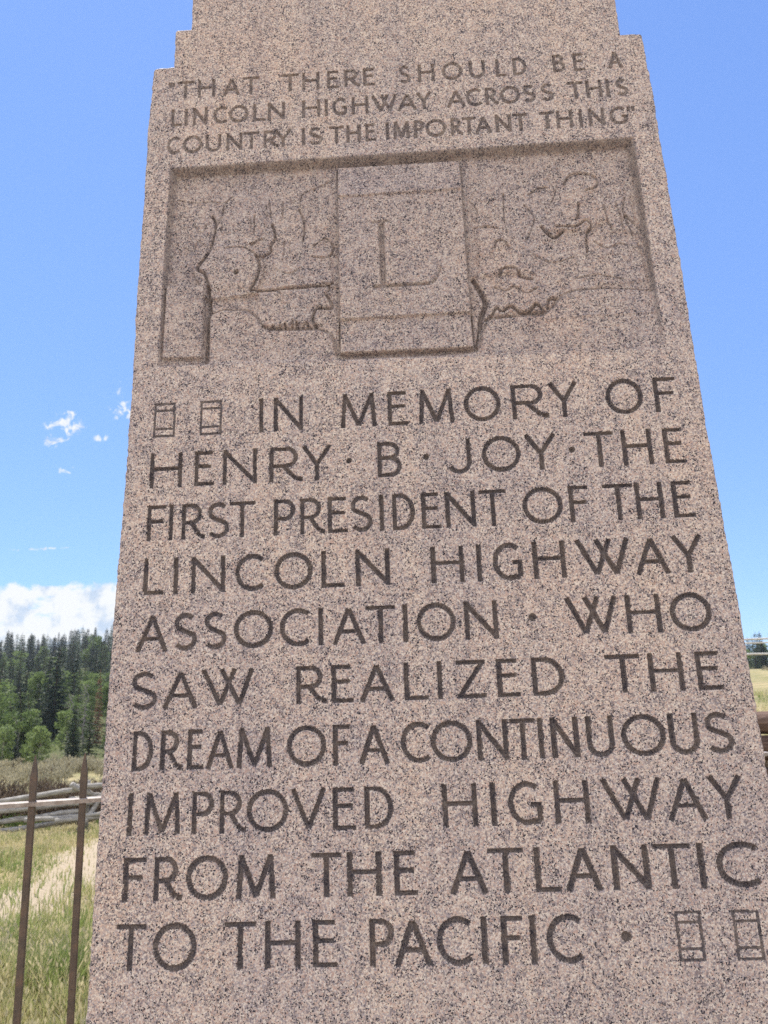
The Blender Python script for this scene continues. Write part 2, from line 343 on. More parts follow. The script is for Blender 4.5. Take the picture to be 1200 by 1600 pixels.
# scenes cut in the sunk panel (mm): incised outlines with width and depth, then the raised grounds
CUTS = [
 ([(-404,1189),(-425,1171),(-434,1123),(-448,1105)],3,2.5),([(-455,1139),(-444,1110),(-453,1063),(-460,1033),(-480,1004),(-484,990),(-467,977),(-455,938),(-452,879)],4.5,5),
 ([(-427,1166),(-431,1090)],2.5,2),([(-541,1192),(-502,1182),(-468,1183),(-427,1177),(-405,1192)],2.5,2),
 ([(-422,1044),(-393,1046),(-368,1040),(-346,1020)],3,2),([(-346,1020),(-338,994),(-343,962),(-358,931)],5,5),
 ([(-358,929),(-330,930),(-301,931),(-268,932),(-220,933),(-179,933),(-167,938)],4,4.5),([(-309,932),(-289,918)],3.5,3),
 ([(-310,1107),(-302,1071),(-314,1046),(-313,1033),(-339,1015)],4.5,4.5),([(-327,1073),(-372,1048)],2.5,2.5),
 ([(-245,1143),(-233,1104),(-237,1055)],3.5,3.5),([(-215,1013),(-182,1006),(-164,1029),(-169,1048),(-185,1060),(-210,1041)],3,3.5),
 ([(-158,1224),(-200,1203),(-238,1186),(-243,1153)],2.5,2.5),([(-352,1132),(-353,1084)],2.5,2.5),([(-361,1128),(-360,1089)],2,2),
 ([(-285,1170),(-285,1127)],2.5,2.5),([(-317,1168),(-314,1129)],2.5,2.5),([(-325,1160),(-323,1130)],2,2),([(-281,1060),(-283,1013)],2,2),([(-268,1055),(-268,1022)],2,2),
 ([(-183,911),(-173,892),(-171,876),(-202,875),(-214,846),(-204,823)],5,5),([(-190,940),(-176,932),(-178,918)],3.5,4),
 ([(-308,825),(-306,835)],3.0,3.5), ([(-291,825),(-287,834)],2.5,3.0), ([(-276,825),(-278,838)],3.5,4.0), ([(-262,825),(-259,844)],3.0,3.5), ([(-249,825),(-252,842)],3.5,4.0), ([(-237,825),(-232,837)],2.5,3.0), ([(-224,825),(-228,840)],3.0,3.5),
 ([(-312,830),(-270,827),(-215,825)],3,3),
 ([(-257,770),(-229,764),(-205,745)],3,2),([(-520,1060),(-500,1050),(-490,1075),(-470,1060)],2.5,2),([(-500,1120),(-480,1100),(-470,1120)],2,2),
 ([(387,1168),(408,1195),(452,1189),(465,1167),(457,1150),(434,1144)],3.5,3.5),([(303,1147),(324,1161),(348,1163)],3,3),([(243,1153),(240,1085),(244,1043)],2.5,2.5),
 ([(415,1109),(411,1078),(404,1066)],4,4),([(324,1056),(348,1024),(372,1039)],5,5),([(359,1051),(402,1048),(426,1062),(438,1046),(426,1026),(422,981)],4,4.5),
 ([(473,1099),(477,1063),(485,1036)],3,3),([(518,1070),(537,1048)],4,4),([(524,1121),(515,1076),(531,1018)],3,3),([(500,1110),(508,1070),(510,1035)],2.5,2.5),
 ([(170,1065),(201,1065),(236,1054)],3,2.5),([(212,1005),(217,1021),(234,1020),(245,1003)],3.5,3.5),([(218,934),(224,947),(254,950),(266,928),(292,919)],4,4),
 ([(157,925),(176,880),(180,856),(167,823),(162,786),(152,749)],8,8),([(178,820),(194,831),(204,847),(216,838),(234,849),(246,843),(259,832),(277,834),(294,851),(307,831),(279,830)],5,5.5),
 ([(318,842),(324,861),(342,865)],4.5,5),([(330,838),(338,858)],3,3),([(489,742),(514,778),(533,791)],2.5,2),([(389,915),(441,919),(499,903)],2.5,2),
 ([(205,905),(228,890),(250,900),(275,882),(300,895)],3,2.5),([(160,1140),(178,1110),(172,1080)],2.5,2),([(290,1120),(310,1085),(300,1050),(285,1020)],2.5,2.2),
 ([(350,1190),(365,1150),(352,1120)],2.5,2),([(440,1010),(470,990),(500,1000),(530,985)],2.5,2.2),([(300,985),(340,960),(390,970)],2.5,2),([(-300,985),(-270,970),(-240,985)],2,1.8),
]
LOW_LEFT = [(-452,690),(-455,862),(-447,876),(-423,885),(-366,881),(-345,863),(-329,835),(-309,825),(-197,820),(-173,808),(-161,777),(-154,735),(-154,690)]
LOW_RIGHT = [(150,690),(158,735),(165,786),(185,822),(236,825),(308,825),(332,846),(355,874),(386,883),(437,884),(497,880),(562,868),(568,690)]
PILLAR = [(-568,951),(-466,947),(-464,758),(-568,762)]
BOULDER = [(-484,990),(-460,1033),(-422,1046),(-393,1046),(-368,1040),(-346,1020),(-338,994),(-343,962),(-358,931),(-452,925)]
SCENERY = [([(-470,1010),(-455,1100),(-430,1180),(-390,1200),(-340,1190),(-320,1110),(-340,1060)],3.0),([(-300,930),(-310,1000),(-250,1050),(-180,1060),(-160,930)],2.5),
           ([(165,930),(175,1060),(250,1060),(300,1000),(300,930)],3.0),([(330,1040),(390,1170),(470,1180),(480,1060),(420,1030)],3.5),([(430,890),(430,980),(540,1000),(556,890)],2.5),
           ([(480,1030),(480,1110),(540,1130),(545,1020)],2.0), ([(-350,830),(-340,925),(-200,928),(-190,830)],4.0),([(185,826),(215,930),(290,915),(350,880),(310,830)],3.5)]
PANEL = [(-559,1269),(558,1270),(563,716),(-567,742)]
TABLET = [(-150,1246),(144,1244),(146,749),(-152,753)]

WORDS = ['@ @ IN MEMORY OF', 'HENRY . B . JOY . THE', 'FIRST PRESIDENT OF THE', 'LINCOLN HIGHWAY', 'ASSOCIATION . WHO', 'SAW REALIZED THE', 'DREAM OF A CONTINUOUS', 'IMPROVED HIGHWAY',
         'FROM THE ATLANTIC', 'TO THE PACIFIC . @ @', "'THAT THERE SHOULD BE A", 'LINCOLN HIGHWAY ACROSS THIS', "COUNTRY IS THE IMPORTANT THING'"]
WORD_OF = []                                      # one entry per line: which carving each character belongs to
CARVED = []                                       # (text, line) of every carving; its class code is 30 + index
for li_, ws_ in enumerate(WORDS):
    ids_ = []
    for w_ in ws_.split():
        ids_ += [len(CARVED)] * len(w_); CARVED.append((w_, li_))
    WORD_OF.append(ids_)

def smooth_line(P):
    out = []
    for i in range(len(P) - 1):
        p0, p1, p2, p3 = P[max(i - 1, 0)], P[i], P[i + 1], P[min(i + 2, len(P) - 1)]
        for k in range(5):
            t = k / 5
            out.append(tuple(.5 * (2 * p1[j] + (p2[j] - p0[j]) * t + (2 * p0[j] - 5 * p1[j] + 4 * p2[j] - p3[j]) * t * t + (3 * p1[j] - p0[j] - 3 * p2[j] + p3[j]) * t ** 3) for j in (0, 1)))
    return out + [P[-1]]

def carve():
    fine = np.arange(V_LO, V_TOP - 0.008, FS); coarse = np.arange(-1.66, V_LO, 0.02)
    arcn = 5
    vr = np.concatenate([coarse, fine])
    # cross-section ring: front from left to right, round corner, right side, back, left side, round corner
    rc = 0.009; nf = int(2 * (U_REF - rc) / FS); t = np.linspace(-1, 1, nf)
    hwv = np.interp(vr, EDGE_V, EDGE_U)
    chipL = 0.0011 * vnoise(vr, 0 * vr, 0.016, 1) + 0.0008 * vnoise(vr, 0 * vr, 0.006, 2) + 0.0011 * vnoise(vr, 0 * vr, 0.07, 3)
    chipR = 0.0011 * vnoise(vr, 9 + 0 * vr, 0.016, 4) + 0.0008 * vnoise(vr, 9 + 0 * vr, 0.006, 5) + 0.0011 * vnoise(vr, 9 + 0 * vr, 0.07, 6)
    nr = len(vr)
    U = t[None, :] * (hwv - rc)[:, None]; Vv = np.repeat(vr[:, None], nf, 1)
    U = U + 0.5 * ((chipR + chipL)[:, None] * t[None, :] + (chipR - chipL)[:, None]) * sstep(np.abs(t), .97, 1)[None, :]
    G_ = np.zeros(U.shape); D = np.zeros(U.shape); C = np.zeros(U.shape, np.int16)          # height (mm, negative = cut in) and class
    mu, mv = U * 1e3, Vv * 1e3
    # --- the sunk picture panel
    w = (mv[:, 0] > 690) & (mv[:, 0] < 1300); r0, r1 = np.where(w)[0][[0, -1]]
    px, py = mu[r0:r1], mv[r0:r1]
    sp = sd_poly(px, py, PANEL)
    bevel = np.interp(py, [715, 760, 1000, 1230, 1270], [14, 10, 11, 15, 20])
    floor = -np.interp(py, [716, 745, 800, 880, 1000, 1240], [0.5, 12, 15, 18, 21, 24])
    g = np.zeros(px.shape)
    lump = 1.6 * vnoise(px, py, 60, 21) + 1.0 * vnoise(px, py, 26, 22) + 0.45 * vnoise(px, py, 10, 23)
    h = floor + lump
    for P, up in SCENERY: h = h + 1.8 * up * sstep(-sd_poly(px, py, P) + 3 * vnoise(px, py, 16, 26), -3, 9)
    h = h + 1.1 * vnoise(px, py, 15, 27) * (py > 880)
    h = np.maximum(h, np.where(sd_poly(px, py, BOULDER) < 12, (-6 - 5 * sstep(sd_poly(px, py, BOULDER), -22, 3)), -99))
    for P, wd, dp in CUTS:
        x0 = min(a for a, _ in P) - 14; x1 = max(a for a, _ in P) + 14; y0 = min(b for _, b in P) - 14; y1 = max(b for _, b in P) + 14
        rr = np.where((py[:, 0] > y0) & (py[:, 0] < y1))[0]; cc = np.where((t * 620 > x0 - 25) & (t * 620 < x1 + 25))[0]
        if not len(rr) or not len(cc): continue
        s = np.s_[rr[0]:rr[-1] + 1, cc[0]:cc[-1] + 1]
        d = sd_line(px[s], py[s], smooth_line(P)) + .9 * vnoise(px[s], py[s], 7, 24)
        g[s] = np.maximum(g[s], min(.78, .12 + .125 * dp) * (.62 + .38 * vnoise(px[s], py[s], 18, 25)) * (1 - sstep(d, wd * .3, wd * 1.0)))
        dp *= 1.7; h[s] -= dp * (1 - sstep(d, wd * .25, wd * .8)) - dp * .25 * (1 - sstep(np.abs(d - wd * 1.6), 0, wd))
    g = np.maximum(g, .8 * (1 - sstep(np.hypot(px + 392, py - 977), 3, 8)))
    h -= 12 * (1 - sstep(np.hypot(px + 392, py - 977), 3, 8))
    for P in (LOW_LEFT, LOW_RIGHT):
        d = sd_poly(px, py, P); up = np.interp(py, [716, 780, 890], [-1, -6.0, -8]) + .5 * lump * .5
        h = np.where(d < 5, np.maximum(h, up - 12 * sstep(d, -8, 4)), h)
    # strip of raised road along the foot of the right picture, groove at the foot of both banks
    dl = np.abs(sd_poly(px, py, LOW_LEFT)); dr = np.abs(sd_poly(px, py, LOW_RIGHT))
    h -= 3.5 * (1 - sstep(np.minimum(dl, dr), 1, 5)) * (py > 760)
    ex = sd_line(px, py, LOW_LEFT[1:-2]); ex2 = sd_line(px, py, LOW_RIGHT[2:-2]); g = np.maximum(g, .55 * (1 - sstep(np.minimum(ex, ex2), 1, 4.5)))
    d = sd_line(px, py, [(312, 812), (405, 814), (489, 813), (558, 814)]); h += 1.5 * (1 - sstep(d, 1, 4))
    d = sd_line(px, py, [(-458, 946), (-456, 752)]); h -= 9 * (1 - sstep(d, 2, 6.5)); g = np.maximum(g, .42 * (1 - sstep(d, 3, 8)))
    h = h * sstep(-sp, 0, bevel)
    d = sd_poly(px, py, [(-556, 950), (-466, 947), (-464, 760), (-558, 764)]); h = np.where(d < 6, np.maximum(h, -3.0 + .4 * lump - 20 * sstep(d, -3.0, 2.5)), h)
    g = np.maximum(g, np.where(np.abs(d - 1.5) < 4, .22 * (1 - sstep(np.abs(d - 1.5), 1, 4)), 0))
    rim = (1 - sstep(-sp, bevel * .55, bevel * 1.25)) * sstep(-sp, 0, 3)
    g = np.maximum(g, rim * np.where(py > 1235, .50, np.where(px > 520, .55, np.where(px < -530, .38, 0))) * np.interp(py, [740, 800], [0, 1]))  # shade painted onto the bevels round the sunk panel
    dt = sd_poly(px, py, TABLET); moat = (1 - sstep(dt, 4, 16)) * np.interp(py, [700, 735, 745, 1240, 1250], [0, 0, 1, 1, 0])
    h = np.where(dt > 0, np.minimum(h, h * (1 - moat) - 17 * moat), h); g = np.maximum(g, .42 * (1 - sstep(dt, 2, 10)) * (dt > -4))  # painted shade in the moat beside the tablet
    # --- raised tablet with two bands and a capital L
    st = sd_poly(px, py, TABLET)
    th = -1.0 + 0.25 * vnoise(px, py, 30, 31)
    th = th + np.where(py > 1158, np.interp(py, [1158, 1245], [4.5, -9]), 0)
    th = th + np.where(py < 837, np.interp(py, [749, 837], [1.0, -8.0]), 0)
    b1 = np.abs(py - 1158); th = np.where(b1 < 3.5, np.where(py > 1158, th, -1.0 + 5.5 * sstep(py, 1154, 1158.5)), th)
    b2 = np.abs(py - 837); th = np.where(b2 < 3.5, -9.0 + 8.0 * sstep(py, 834, 839), th)
    th = th - 18 * sstep(st, -2.5, 2.0)
    tab = (st < 2.0); h = np.where(tab & (sp < 0), np.maximum(th, np.minimum(h, th + 0)), h)
    Lst = [[(-49, 1082), (-49, 914)], [(-72, 1082), (-30, 1084)], [(-74, 914), (60, 914)], [(60, 914), (74, 928)], [(74, 928), (84, 955)]]
    Lw = [8.5, 4.0, 5.5, 5.0, 3.5]; dL = np.full(px.shape, 1e9)
    for (p, q), ww in zip(Lst, Lw): dL = np.minimum(dL, sd_seg(px, py, p, q, ww, 1.0))
    h = h - 10.0 * sstep(-dL, -0.5, 7.5); g = np.maximum(np.where(tab, np.where(st > -1.5, .3, 0), g), .30 * sstep(-dL, 0, 3))
    D[r0:r1] = np.where(sp < 0, h, 0)
    cl = np.where(sp < 0, 18, 0); cl = np.where(tab & (sp < 0), 19, cl); cl = np.where(dL < 0, 20, cl)
    C[r0:r1] = cl; G_[r0:r1] = np.clip(g, 0, 1)
    # --- the lettering
    nsub = vnoise(mu, mv, 5.0, 41) + .8 * vnoise(mu, mv, 2.6, 42)
    for li, (text, v0, v1, xs) in enumerate(LINES):
        s = 5.3 if li < 10 else 4.3; depth = 8.0 if li < 10 else 5.6; grow = 1.0 + 0.10 * (li in (8, 9)) - 0.06 * (li < 3)
        s *= grow
        rows = np.where((vr * 1e3 > v0 - 8) & (vr * 1e3 < v1 + 8))[0]; ra, rb = rows[0], rows[-1] + 1
        hw0 = hwv[(ra + rb) // 2] - rc
        for k, ch in enumerate(text):
            x0, x1 = xs[2 * k], xs[2 * k + 1]
            ca = max(0, np.searchsorted(t * hw0 * 1e3, x0 - 10)); cb = min(nf, np.searchsorted(t * hw0 * 1e3, x1 + 10))
            sl_ = np.s_[ra:rb, ca:cb]; px, py = mu[sl_], mv[sl_]; d = np.full(px.shape, 1e9)
            code = 30 + WORD_OF[li][k]
            if ch == '@':
                q = 3.1; ya, yb = v0 - 1, v1 + 1
                for p_, q_ in (((x0 + q, ya), (x0 + q, yb)), ((x1 - q, ya), (x1 - q, yb)), ((x0, ya + q), (x1, ya + q)), ((x0, yb - q), (x1, yb - q)),
                               ((x0 + q, v0 + .24 * (v1 - v0)), (x1 - q, v0 + .24 * (v1 - v0))), ((x0 + q, v0 + .78 * (v1 - v0)), (x1 - q, v0 + .78 * (v1 - v0)))):
                    d = np.minimum(d, sd_seg(px, py, p_, q_, q * .95))
            elif ch == '.':
                d = np.hypot(px - (x0 + x1) / 2, py - (v0 + .52 * (v1 - v0))) - (x1 - x0) / 2
            else:
                for st_ in glyph(ch, x0, x1, v0, v1, s):
                    n_ = len(st_) - 1
                    for p_, q_ in zip(st_[:-1], st_[1:]):
                        flat = abs(p_[1] - q_[1]) < 1e-6 and n_ == 1
                        d = np.minimum(d, sd_seg(px, py, p_, q_, s * (.84 if flat else 1.0), 1.2 if n_ > 1 else 0.3))
            d = d + 0.60 * nsub[sl_]
            dep = (3.6 if ch == '@' else depth) * sstep(-d, -0.7, s * .85)
            D[sl_] = np.minimum(D[sl_], -dep)
            C[sl_] = np.where(d < -0.2, code, C[sl_])
    # coarse dressing of the stone
    D += 0.30 * vnoise(mu, mv, 4.5, 51) + 0.30 * vnoise(mu, mv, 11, 52) + 0.5 * vnoise(mu, mv, 90, 53)
    pits = vnoise(mu, mv, 6.0, 54); D -= 0.9 * sstep(pits, .55, .9)
    W = -D * 1e-3 * 1.0
    # edges of the face wear round
    edge = np.minimum(1, (1 - np.abs(t)) * 620 / 14)
    W += (0.0012 * (1 - edge) ** 2)[None, :]
    # --- ring
    cs = []
    for k in range(1, arcn + 1):
        a = math.pi / 2 * k / arcn; cs.append((math.sin(a), 1 - math.cos(a)))
    sidew = np.array([0.02, 0.05, 0.12, 0.25, 0.45, 0.7, MON_DEPTH])
    cols_u, cols_w = [U], [W]
    ru = U[:, -1:]; lu = U[:, :1]; rw = W[:, -1:]; lw = W[:, :1]
    rtu, rtw = [], []
    for a, b_ in cs: rtu.append(ru + rc * a); rtw.append(rw * (1 - a) + rc * b_ + 0.0008 * vnoise(Vv[:, -1:] * 1e3, 0 * ru + a * 9, 7, 61))
    for q in sidew: rtu.append(ru + rc + 0.0012 * vnoise(Vv[:, -1:] * 1e3, 0 * ru + q * 900, 30, 62)); rtw.append(0 * ru + q)
    ltu, ltw = [], []
    for a, b_ in cs: ltu.append(lu - rc * a); ltw.append(lw * (1 - a) + rc * b_ + 0.0008 * vnoise(Vv[:, -1:] * 1e3, 50 + 0 * ru + a * 9, 7, 61))
    for q in sidew: ltu.append(lu - rc - 0.0012 * vnoise(Vv[:, -1:] * 1e3, 70 + 0 * ru + q * 900, 30, 62)); ltw.append(0 * ru + q)
    UU = np.concatenate([U] + rtu + ltu[::-1], 1); WW = np.concatenate([W] + rtw + ltw[::-1], 1)
    VV = np.repeat(vr[:, None], UU.shape[1], 1)
    # top edge: rounded, then a flat top closing on the middle
    last_u, last_w = UU[-1].copy(), WW[-1].copy(); v_end = vr[-1]
    au, av, aw = [], [], []
    cu, cw = 0.0, MON_DEPTH / 2
    for k in range(1, 5):
        a = math.pi / 2 * k / 4; ins = 0.008 * (1 - math.cos(a))
        fu = 1 - ins / 0.6; fw = 1 - ins / (MON_DEPTH / 2)
        keep = (np.arange(len(last_u)) < nf) & (np.abs(last_u) < .556)       # the next block stands here: no worn edge
        au.append(last_u * fu); aw.append(np.where(keep, last_w, cw + (last_w - cw) * fw)); av.append(0 * last_u + v_end + 0.008 * math.sin(a) + 0.0009 * vnoise(last_u * 1e3, 0 * last_u, 14, 71) * math.sin(a))
    for g in (0.9, 0.6, 0.3, 0.02):
        au.append(au[3] * g); aw.append(cw + (aw[3] - cw) * g); av.append(0 * last_u + v_end + 0.0085)
    UU = np.concatenate([UU, np.array(au)]); WW = np.concatenate([WW, np.array(aw)]); VV = np.concatenate([VV, np.array(av)])
    nR, nC = UU.shape
    CC = np.zeros((nR, nC), np.int16); CC[:nr, :nf] = C; GG = np.zeros((nR, nC)); GG[:nr, :nf] = G_
    P = np.stack([UU, VV, WW], -1).reshape(-1, 3) @ np.array(FACE).T + np.array([0, DIST * math.cos(BATTER), EYE - DIST * math.sin(BATTER)])
    i = np.arange(nR - 1)[:, None]; j = np.arange(nC)[None, :]; j1 = (j + 1) % nC
    F = np.stack([i * nC + j, i * nC + j1, (i + 1) * nC + j1, (i + 1) * nC + j], -1).reshape(-1, 4)
    fc = CC[:-1].reshape(-1)
    return P, F, fc, GG.reshape(-1)

MON_BASE = Vector((0, DIST + 0.5, 0.0))
def monument():
    root = empty('stone_monument', MON_BASE)
    tag(root, 'tall pink grey granite monument with stepped shoulders, carved picture panel and engraved memorial text', 'monument')
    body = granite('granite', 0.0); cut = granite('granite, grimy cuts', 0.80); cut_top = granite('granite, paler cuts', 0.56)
    P, F, fc, GR = carve(); P = P - np.array(MON_BASE)
    def part(name, code, mat, parent=root):
        f = F[fc == code]
        if not len(f): return None
        ids, inv = np.unique(f, return_inverse=True)
        return link(name, npmesh(name, P[ids], inv.reshape(f.shape), True, GR[ids]), mat, parent)
    part('shaft', 0, body)
    for k, (w_, li) in enumerate(CARVED):
        part({'@': 'engraved_emblem', '.': 'engraved_dot'}.get(w_, 'engraved_word'), 30 + k, cut if li < 10 else cut_top)
    recess_shade = granite('granite, sheltered', 0.0, 0.6); part('relief_panel', 18, recess_shade)  # material with the recess's shade painted into its colour
    tab = part('tablet', 19, recess_shade); part('engraved_letter', 20, recess_shade, tab)
    # upper blocks that step in at the sides
    for half, v0, v1, back, nxt in ((0.5595, V_TOP - 0.0015, 1.6855, 0.05, .515), (0.5185, 1.6845, 2.15, 0.10, 0)):
        mb_u = np.linspace(-half + 0.008, half - 0.008, 260); rings = []
        vs = np.concatenate([np.arange(v0, v1 - 0.008, 0.004)])
        for v in vs:
            rings.append((v, 0.0))
        for k in range(1, 5): rings.append((v1 - 0.008 + 0.008 * math.sin(math.pi / 8 * k), 0.008 * (1 - math.cos(math.pi / 8 * k))))
        G = []
        for v, ins in rings:
            jl = 0.0010 * float(vnoise(np.array([v * 1e3]), np.array([half * 7e3]), 13, 81)[0]); jr = 0.0010 * float(vnoise(np.array([v * 1e3]), np.array([half * 7e3 + 500]), 13, 82)[0])
            fr = np.stack([mb_u * (1 - ins / half), 0 * mb_u + v, np.where(np.abs(mb_u) < nxt, 0, ins) - 0.0004 * vnoise(mb_u * 1e3, 0 * mb_u + v * 1e3, 6, 83) + 0.0007], 1)
            arcs = [(half - 0.008 + 0.008 * math.sin(math.pi / 8 * k) - ins + jr, v, ins + 0.008 * (1 - math.cos(math.pi / 8 * k))) for k in range(1, 5)]
            arcs += [(half - ins + jr, v, w_) for w_ in (0.05, 0.3, MON_DEPTH - back)]
            la = [(-(half - 0.008 + 0.008 * math.sin(math.pi / 8 * k) - ins) - jl, v, ins + 0.008 * (1 - math.cos(math.pi / 8 * k))) for k in range(1, 5)]
            la += [(-(half - ins) - jl, v, w_) for w_ in (0.05, 0.3, MON_DEPTH - back)]
            G.append(np.concatenate([fr, np.array(arcs), np.array(la[::-1])]))
        c0 = np.array([0, v1, (MON_DEPTH - back) / 2]); lastr = G[-1]
        for g in (0.7, 0.35, 0.02):
            r_ = c0 + (lastr - c0) * g; r_[:, 1] = v1; G.append(r_)
        G = np.array(G); nR, nC = G.shape[:2]
        Q = G.reshape(-1, 3) @ np.array(FACE).T + np.array([0, DIST * math.cos(BATTER), EYE - DIST * math.sin(BATTER)]) - np.array(MON_BASE)
        i = np.arange(nR - 1)[:, None]; j = np.arange(nC)[None, :]; j1 = (j + 1) % nC
        FF = np.stack([i * nC + j, i * nC + j1, (i + 1) * nC + j1, (i + 1) * nC + j], -1).reshape(-1, 4)
        link('stepped_block', npmesh('stepped_block', Q, FF), body, root)
    # plinth under the shaft, out of the photograph
    mb = MB(); a, b0, b1 = 0.80, DIST - 0.16 - MON_BASE.y, DIST + MON_DEPTH + 0.16 - MON_BASE.y
    mb.loft([[(-a, b0, -.3), (a, b0, -.3), (a, b1, -.3), (-a, b1, -.3)], [(-a, b0, .14), (a, b0, .14), (a, b1, .14), (-a, b1, .14)], [(-a + .03, b0 + .03, .17), (a - .03, b0 + .03, .17), (a - .03, b1 - .03, .17), (-a + .03, b1 - .03, .17)]])
    mb.build('plinth', body, root)
    return root
monument()

# ------------------------------------------------------------------ the land
LEFT = ([-9, 0, 2.5, 4.5, 8, 13, 19, 22, 25, 35, 48, 58, 66, 90, 130, 200, 300, 420, 900, 4000], [0, 0, -.02, -.38, -.85, -1.25, -1.68, -1.72, -1.55, -1.75, -2.6, -2.9, -2.6, -.8, 2.6, 9, 20, 16, 10, 0])
RIGHT = ([-9, 0, 2.5, 7, 15, 30, 60, 150, 170, 300, 420, 900, 4000], [0, 0, 0, .35, 1.0, 1.32, 1.72, 2.45, 2.6, 4, 4, 3, 0])
def ground_z(x, y):
    x = np.asarray(x, float); y = np.asarray(y, float)
    r = np.hypot(x, y)
    k = sstep(x / (np.abs(y) * .98 + 1.2), -0.36, 0.42)
    d = np.maximum(y, 0) * .92 + .08 * np.maximum(r - 1, 0)
    z = np.interp(d, *LEFT) * (1 - k) + np.interp(d, *RIGHT) * k
    f = sstep(r, 2.5, 8)
    z = z + f * (.05 * vnoise(x, y, 1.1, 91) + .10 * vnoise(x, y, 4.0, 92) + .05 * np.minimum(r, 60) / 60 * 4 * vnoise(x, y, 17, 93)) + sstep(r, 90, 250) * 3 * vnoise(x, y, 60, 94)
    return z
def gz(x, y): return float(ground_z(np.array([x]), np.array([y]))[0])
PATH = [(-8.2, 6.5), (-6.3, 8.6), (-5.5, 10.8), (-5.6, 13.0), (-6.3, 15.2), (-6.6, 17.2)]
def ground():
    rr = np.concatenate([[0.02], np.geomspace(0.35, 1650, 220)]); na = 420
    an = np.linspace(0, 2 * math.pi, na, endpoint=False)
    X = rr[:, None] * np.sin(an)[None, :]; Y = rr[:, None] * np.cos(an)[None, :]
    Z = ground_z(X, Y)
    P = np.stack([X, Y, Z], -1).reshape(-1, 3)
    i = np.arange(len(rr) - 1)[:, None]; j = np.arange(na)[None, :]; j1 = (j + 1) % na
    F = np.stack([i * na + j, (i + 1) * na + j, (i + 1) * na + j1, i * na + j1], -1).reshape(-1, 4)
    m, nt, b = material('dry meadow soil', 0.95, 0.1)
    co = N(nt, 'ShaderNodeTexCoord').outputs['Object']
    s = N(nt, 'ShaderNodeSeparateXYZ', ins={0: co}).outputs
    n1 = NOISE(nt, co, 0.55, 5.0, 0.6); n2 = NOISE(nt, co, 6.0, 5.0, 0.65); n3 = NOISE(nt, co, 60.0, 4.0, 0.6)
    c = RAMP(nt, n1, [(0.32, (0.13, 0.145, 0.055)), (0.5, (0.25, 0.22, 0.11)), (0.66, (0.36, 0.29, 0.16))])
    c = MIX(nt, M_(nt, 'MULTIPLY', SS(nt, n2, 0.4, 0.65), 0.6), c, (0.33, 0.26, 0.16))
    c = MIX(nt, M_(nt, 'MULTIPLY', SS(nt, n3, 0.5, 0.72), 0.45), c, (0.10, 0.085, 0.05))
    # bare trodden track, and the gravel pad round the monument
    dmin = None
    for (x0, y0), (x1, y1) in zip(PATH[:-1], PATH[1:]):
        L2 = (x1 - x0) ** 2 + (y1 - y0) ** 2
        tt = M_(nt, 'ADD', M_(nt, 'MULTIPLY', M_(nt, 'SUBTRACT', s[0], x0), (x1 - x0) / L2), M_(nt, 'MULTIPLY', M_(nt, 'SUBTRACT', s[1], y0), (y1 - y0) / L2), clamp=True)
        dx = M_(nt, 'SUBTRACT', M_(nt, 'SUBTRACT', s[0], x0), M_(nt, 'MULTIPLY', tt, x1 - x0)); dy = M_(nt, 'SUBTRACT', M_(nt, 'SUBTRACT', s[1], y0), M_(nt, 'MULTIPLY', tt, y1 - y0))
        d = M_(nt, 'SQRT', M_(nt, 'ADD', M_(nt, 'MULTIPLY', dx, dx), M_(nt, 'MULTIPLY', dy, dy)))
        dmin = d if dmin is None else M_(nt, 'MINIMUM', dmin, d)
    edge = M_(nt, 'ADD', dmin, M_(nt, 'MULTIPLY', M_(nt, 'SUBTRACT', n2, 0.5), 2.4))
    track = M_(nt, 'SUBTRACT', 1.0, SS(nt, edge, 0.7, 1.1))
    rad = M_(nt, 'SQRT', M_(nt, 'ADD', M_(nt, 'MULTIPLY', s[0], s[0]), M_(nt, 'MULTIPLY', s[1], s[1])))
    pad = M_(nt, 'SUBTRACT', 1.0, SS(nt, M_(nt, 'ADD', rad, M_(nt, 'MULTIPLY', n2, 0.8)), 2.6, 3.1))
    behind = M_(nt, 'MULTIPLY', SS(nt, s[1], 0.3, -0.5), M_(nt, 'SUBTRACT', 1.0, SS(nt, rad, 16.0, 18.0)))
    grav = RAMP(nt, NOISE(nt, co, 40.0, 4.0, 0.6), [(0.3, (0.29, 0.245, 0.205)), (0.6, (0.47, 0.415, 0.355))])
    dirt = RAMP(nt, n3, [(0.3, (0.24, 0.19, 0.13)), (0.5, (0.33, 0.268, 0.19)), (0.65, (0.41, 0.335, 0.245))])
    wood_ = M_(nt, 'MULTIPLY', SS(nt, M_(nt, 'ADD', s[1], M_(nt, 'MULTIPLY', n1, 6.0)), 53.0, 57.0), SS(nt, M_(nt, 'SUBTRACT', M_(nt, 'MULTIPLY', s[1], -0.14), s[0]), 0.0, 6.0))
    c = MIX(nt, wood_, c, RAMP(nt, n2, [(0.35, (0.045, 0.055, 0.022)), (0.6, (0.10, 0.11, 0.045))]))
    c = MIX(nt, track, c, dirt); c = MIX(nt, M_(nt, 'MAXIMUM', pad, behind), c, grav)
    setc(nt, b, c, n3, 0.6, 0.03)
    tag(link('ground', npmesh('ground', P, F), m), kind='structure')
ground()

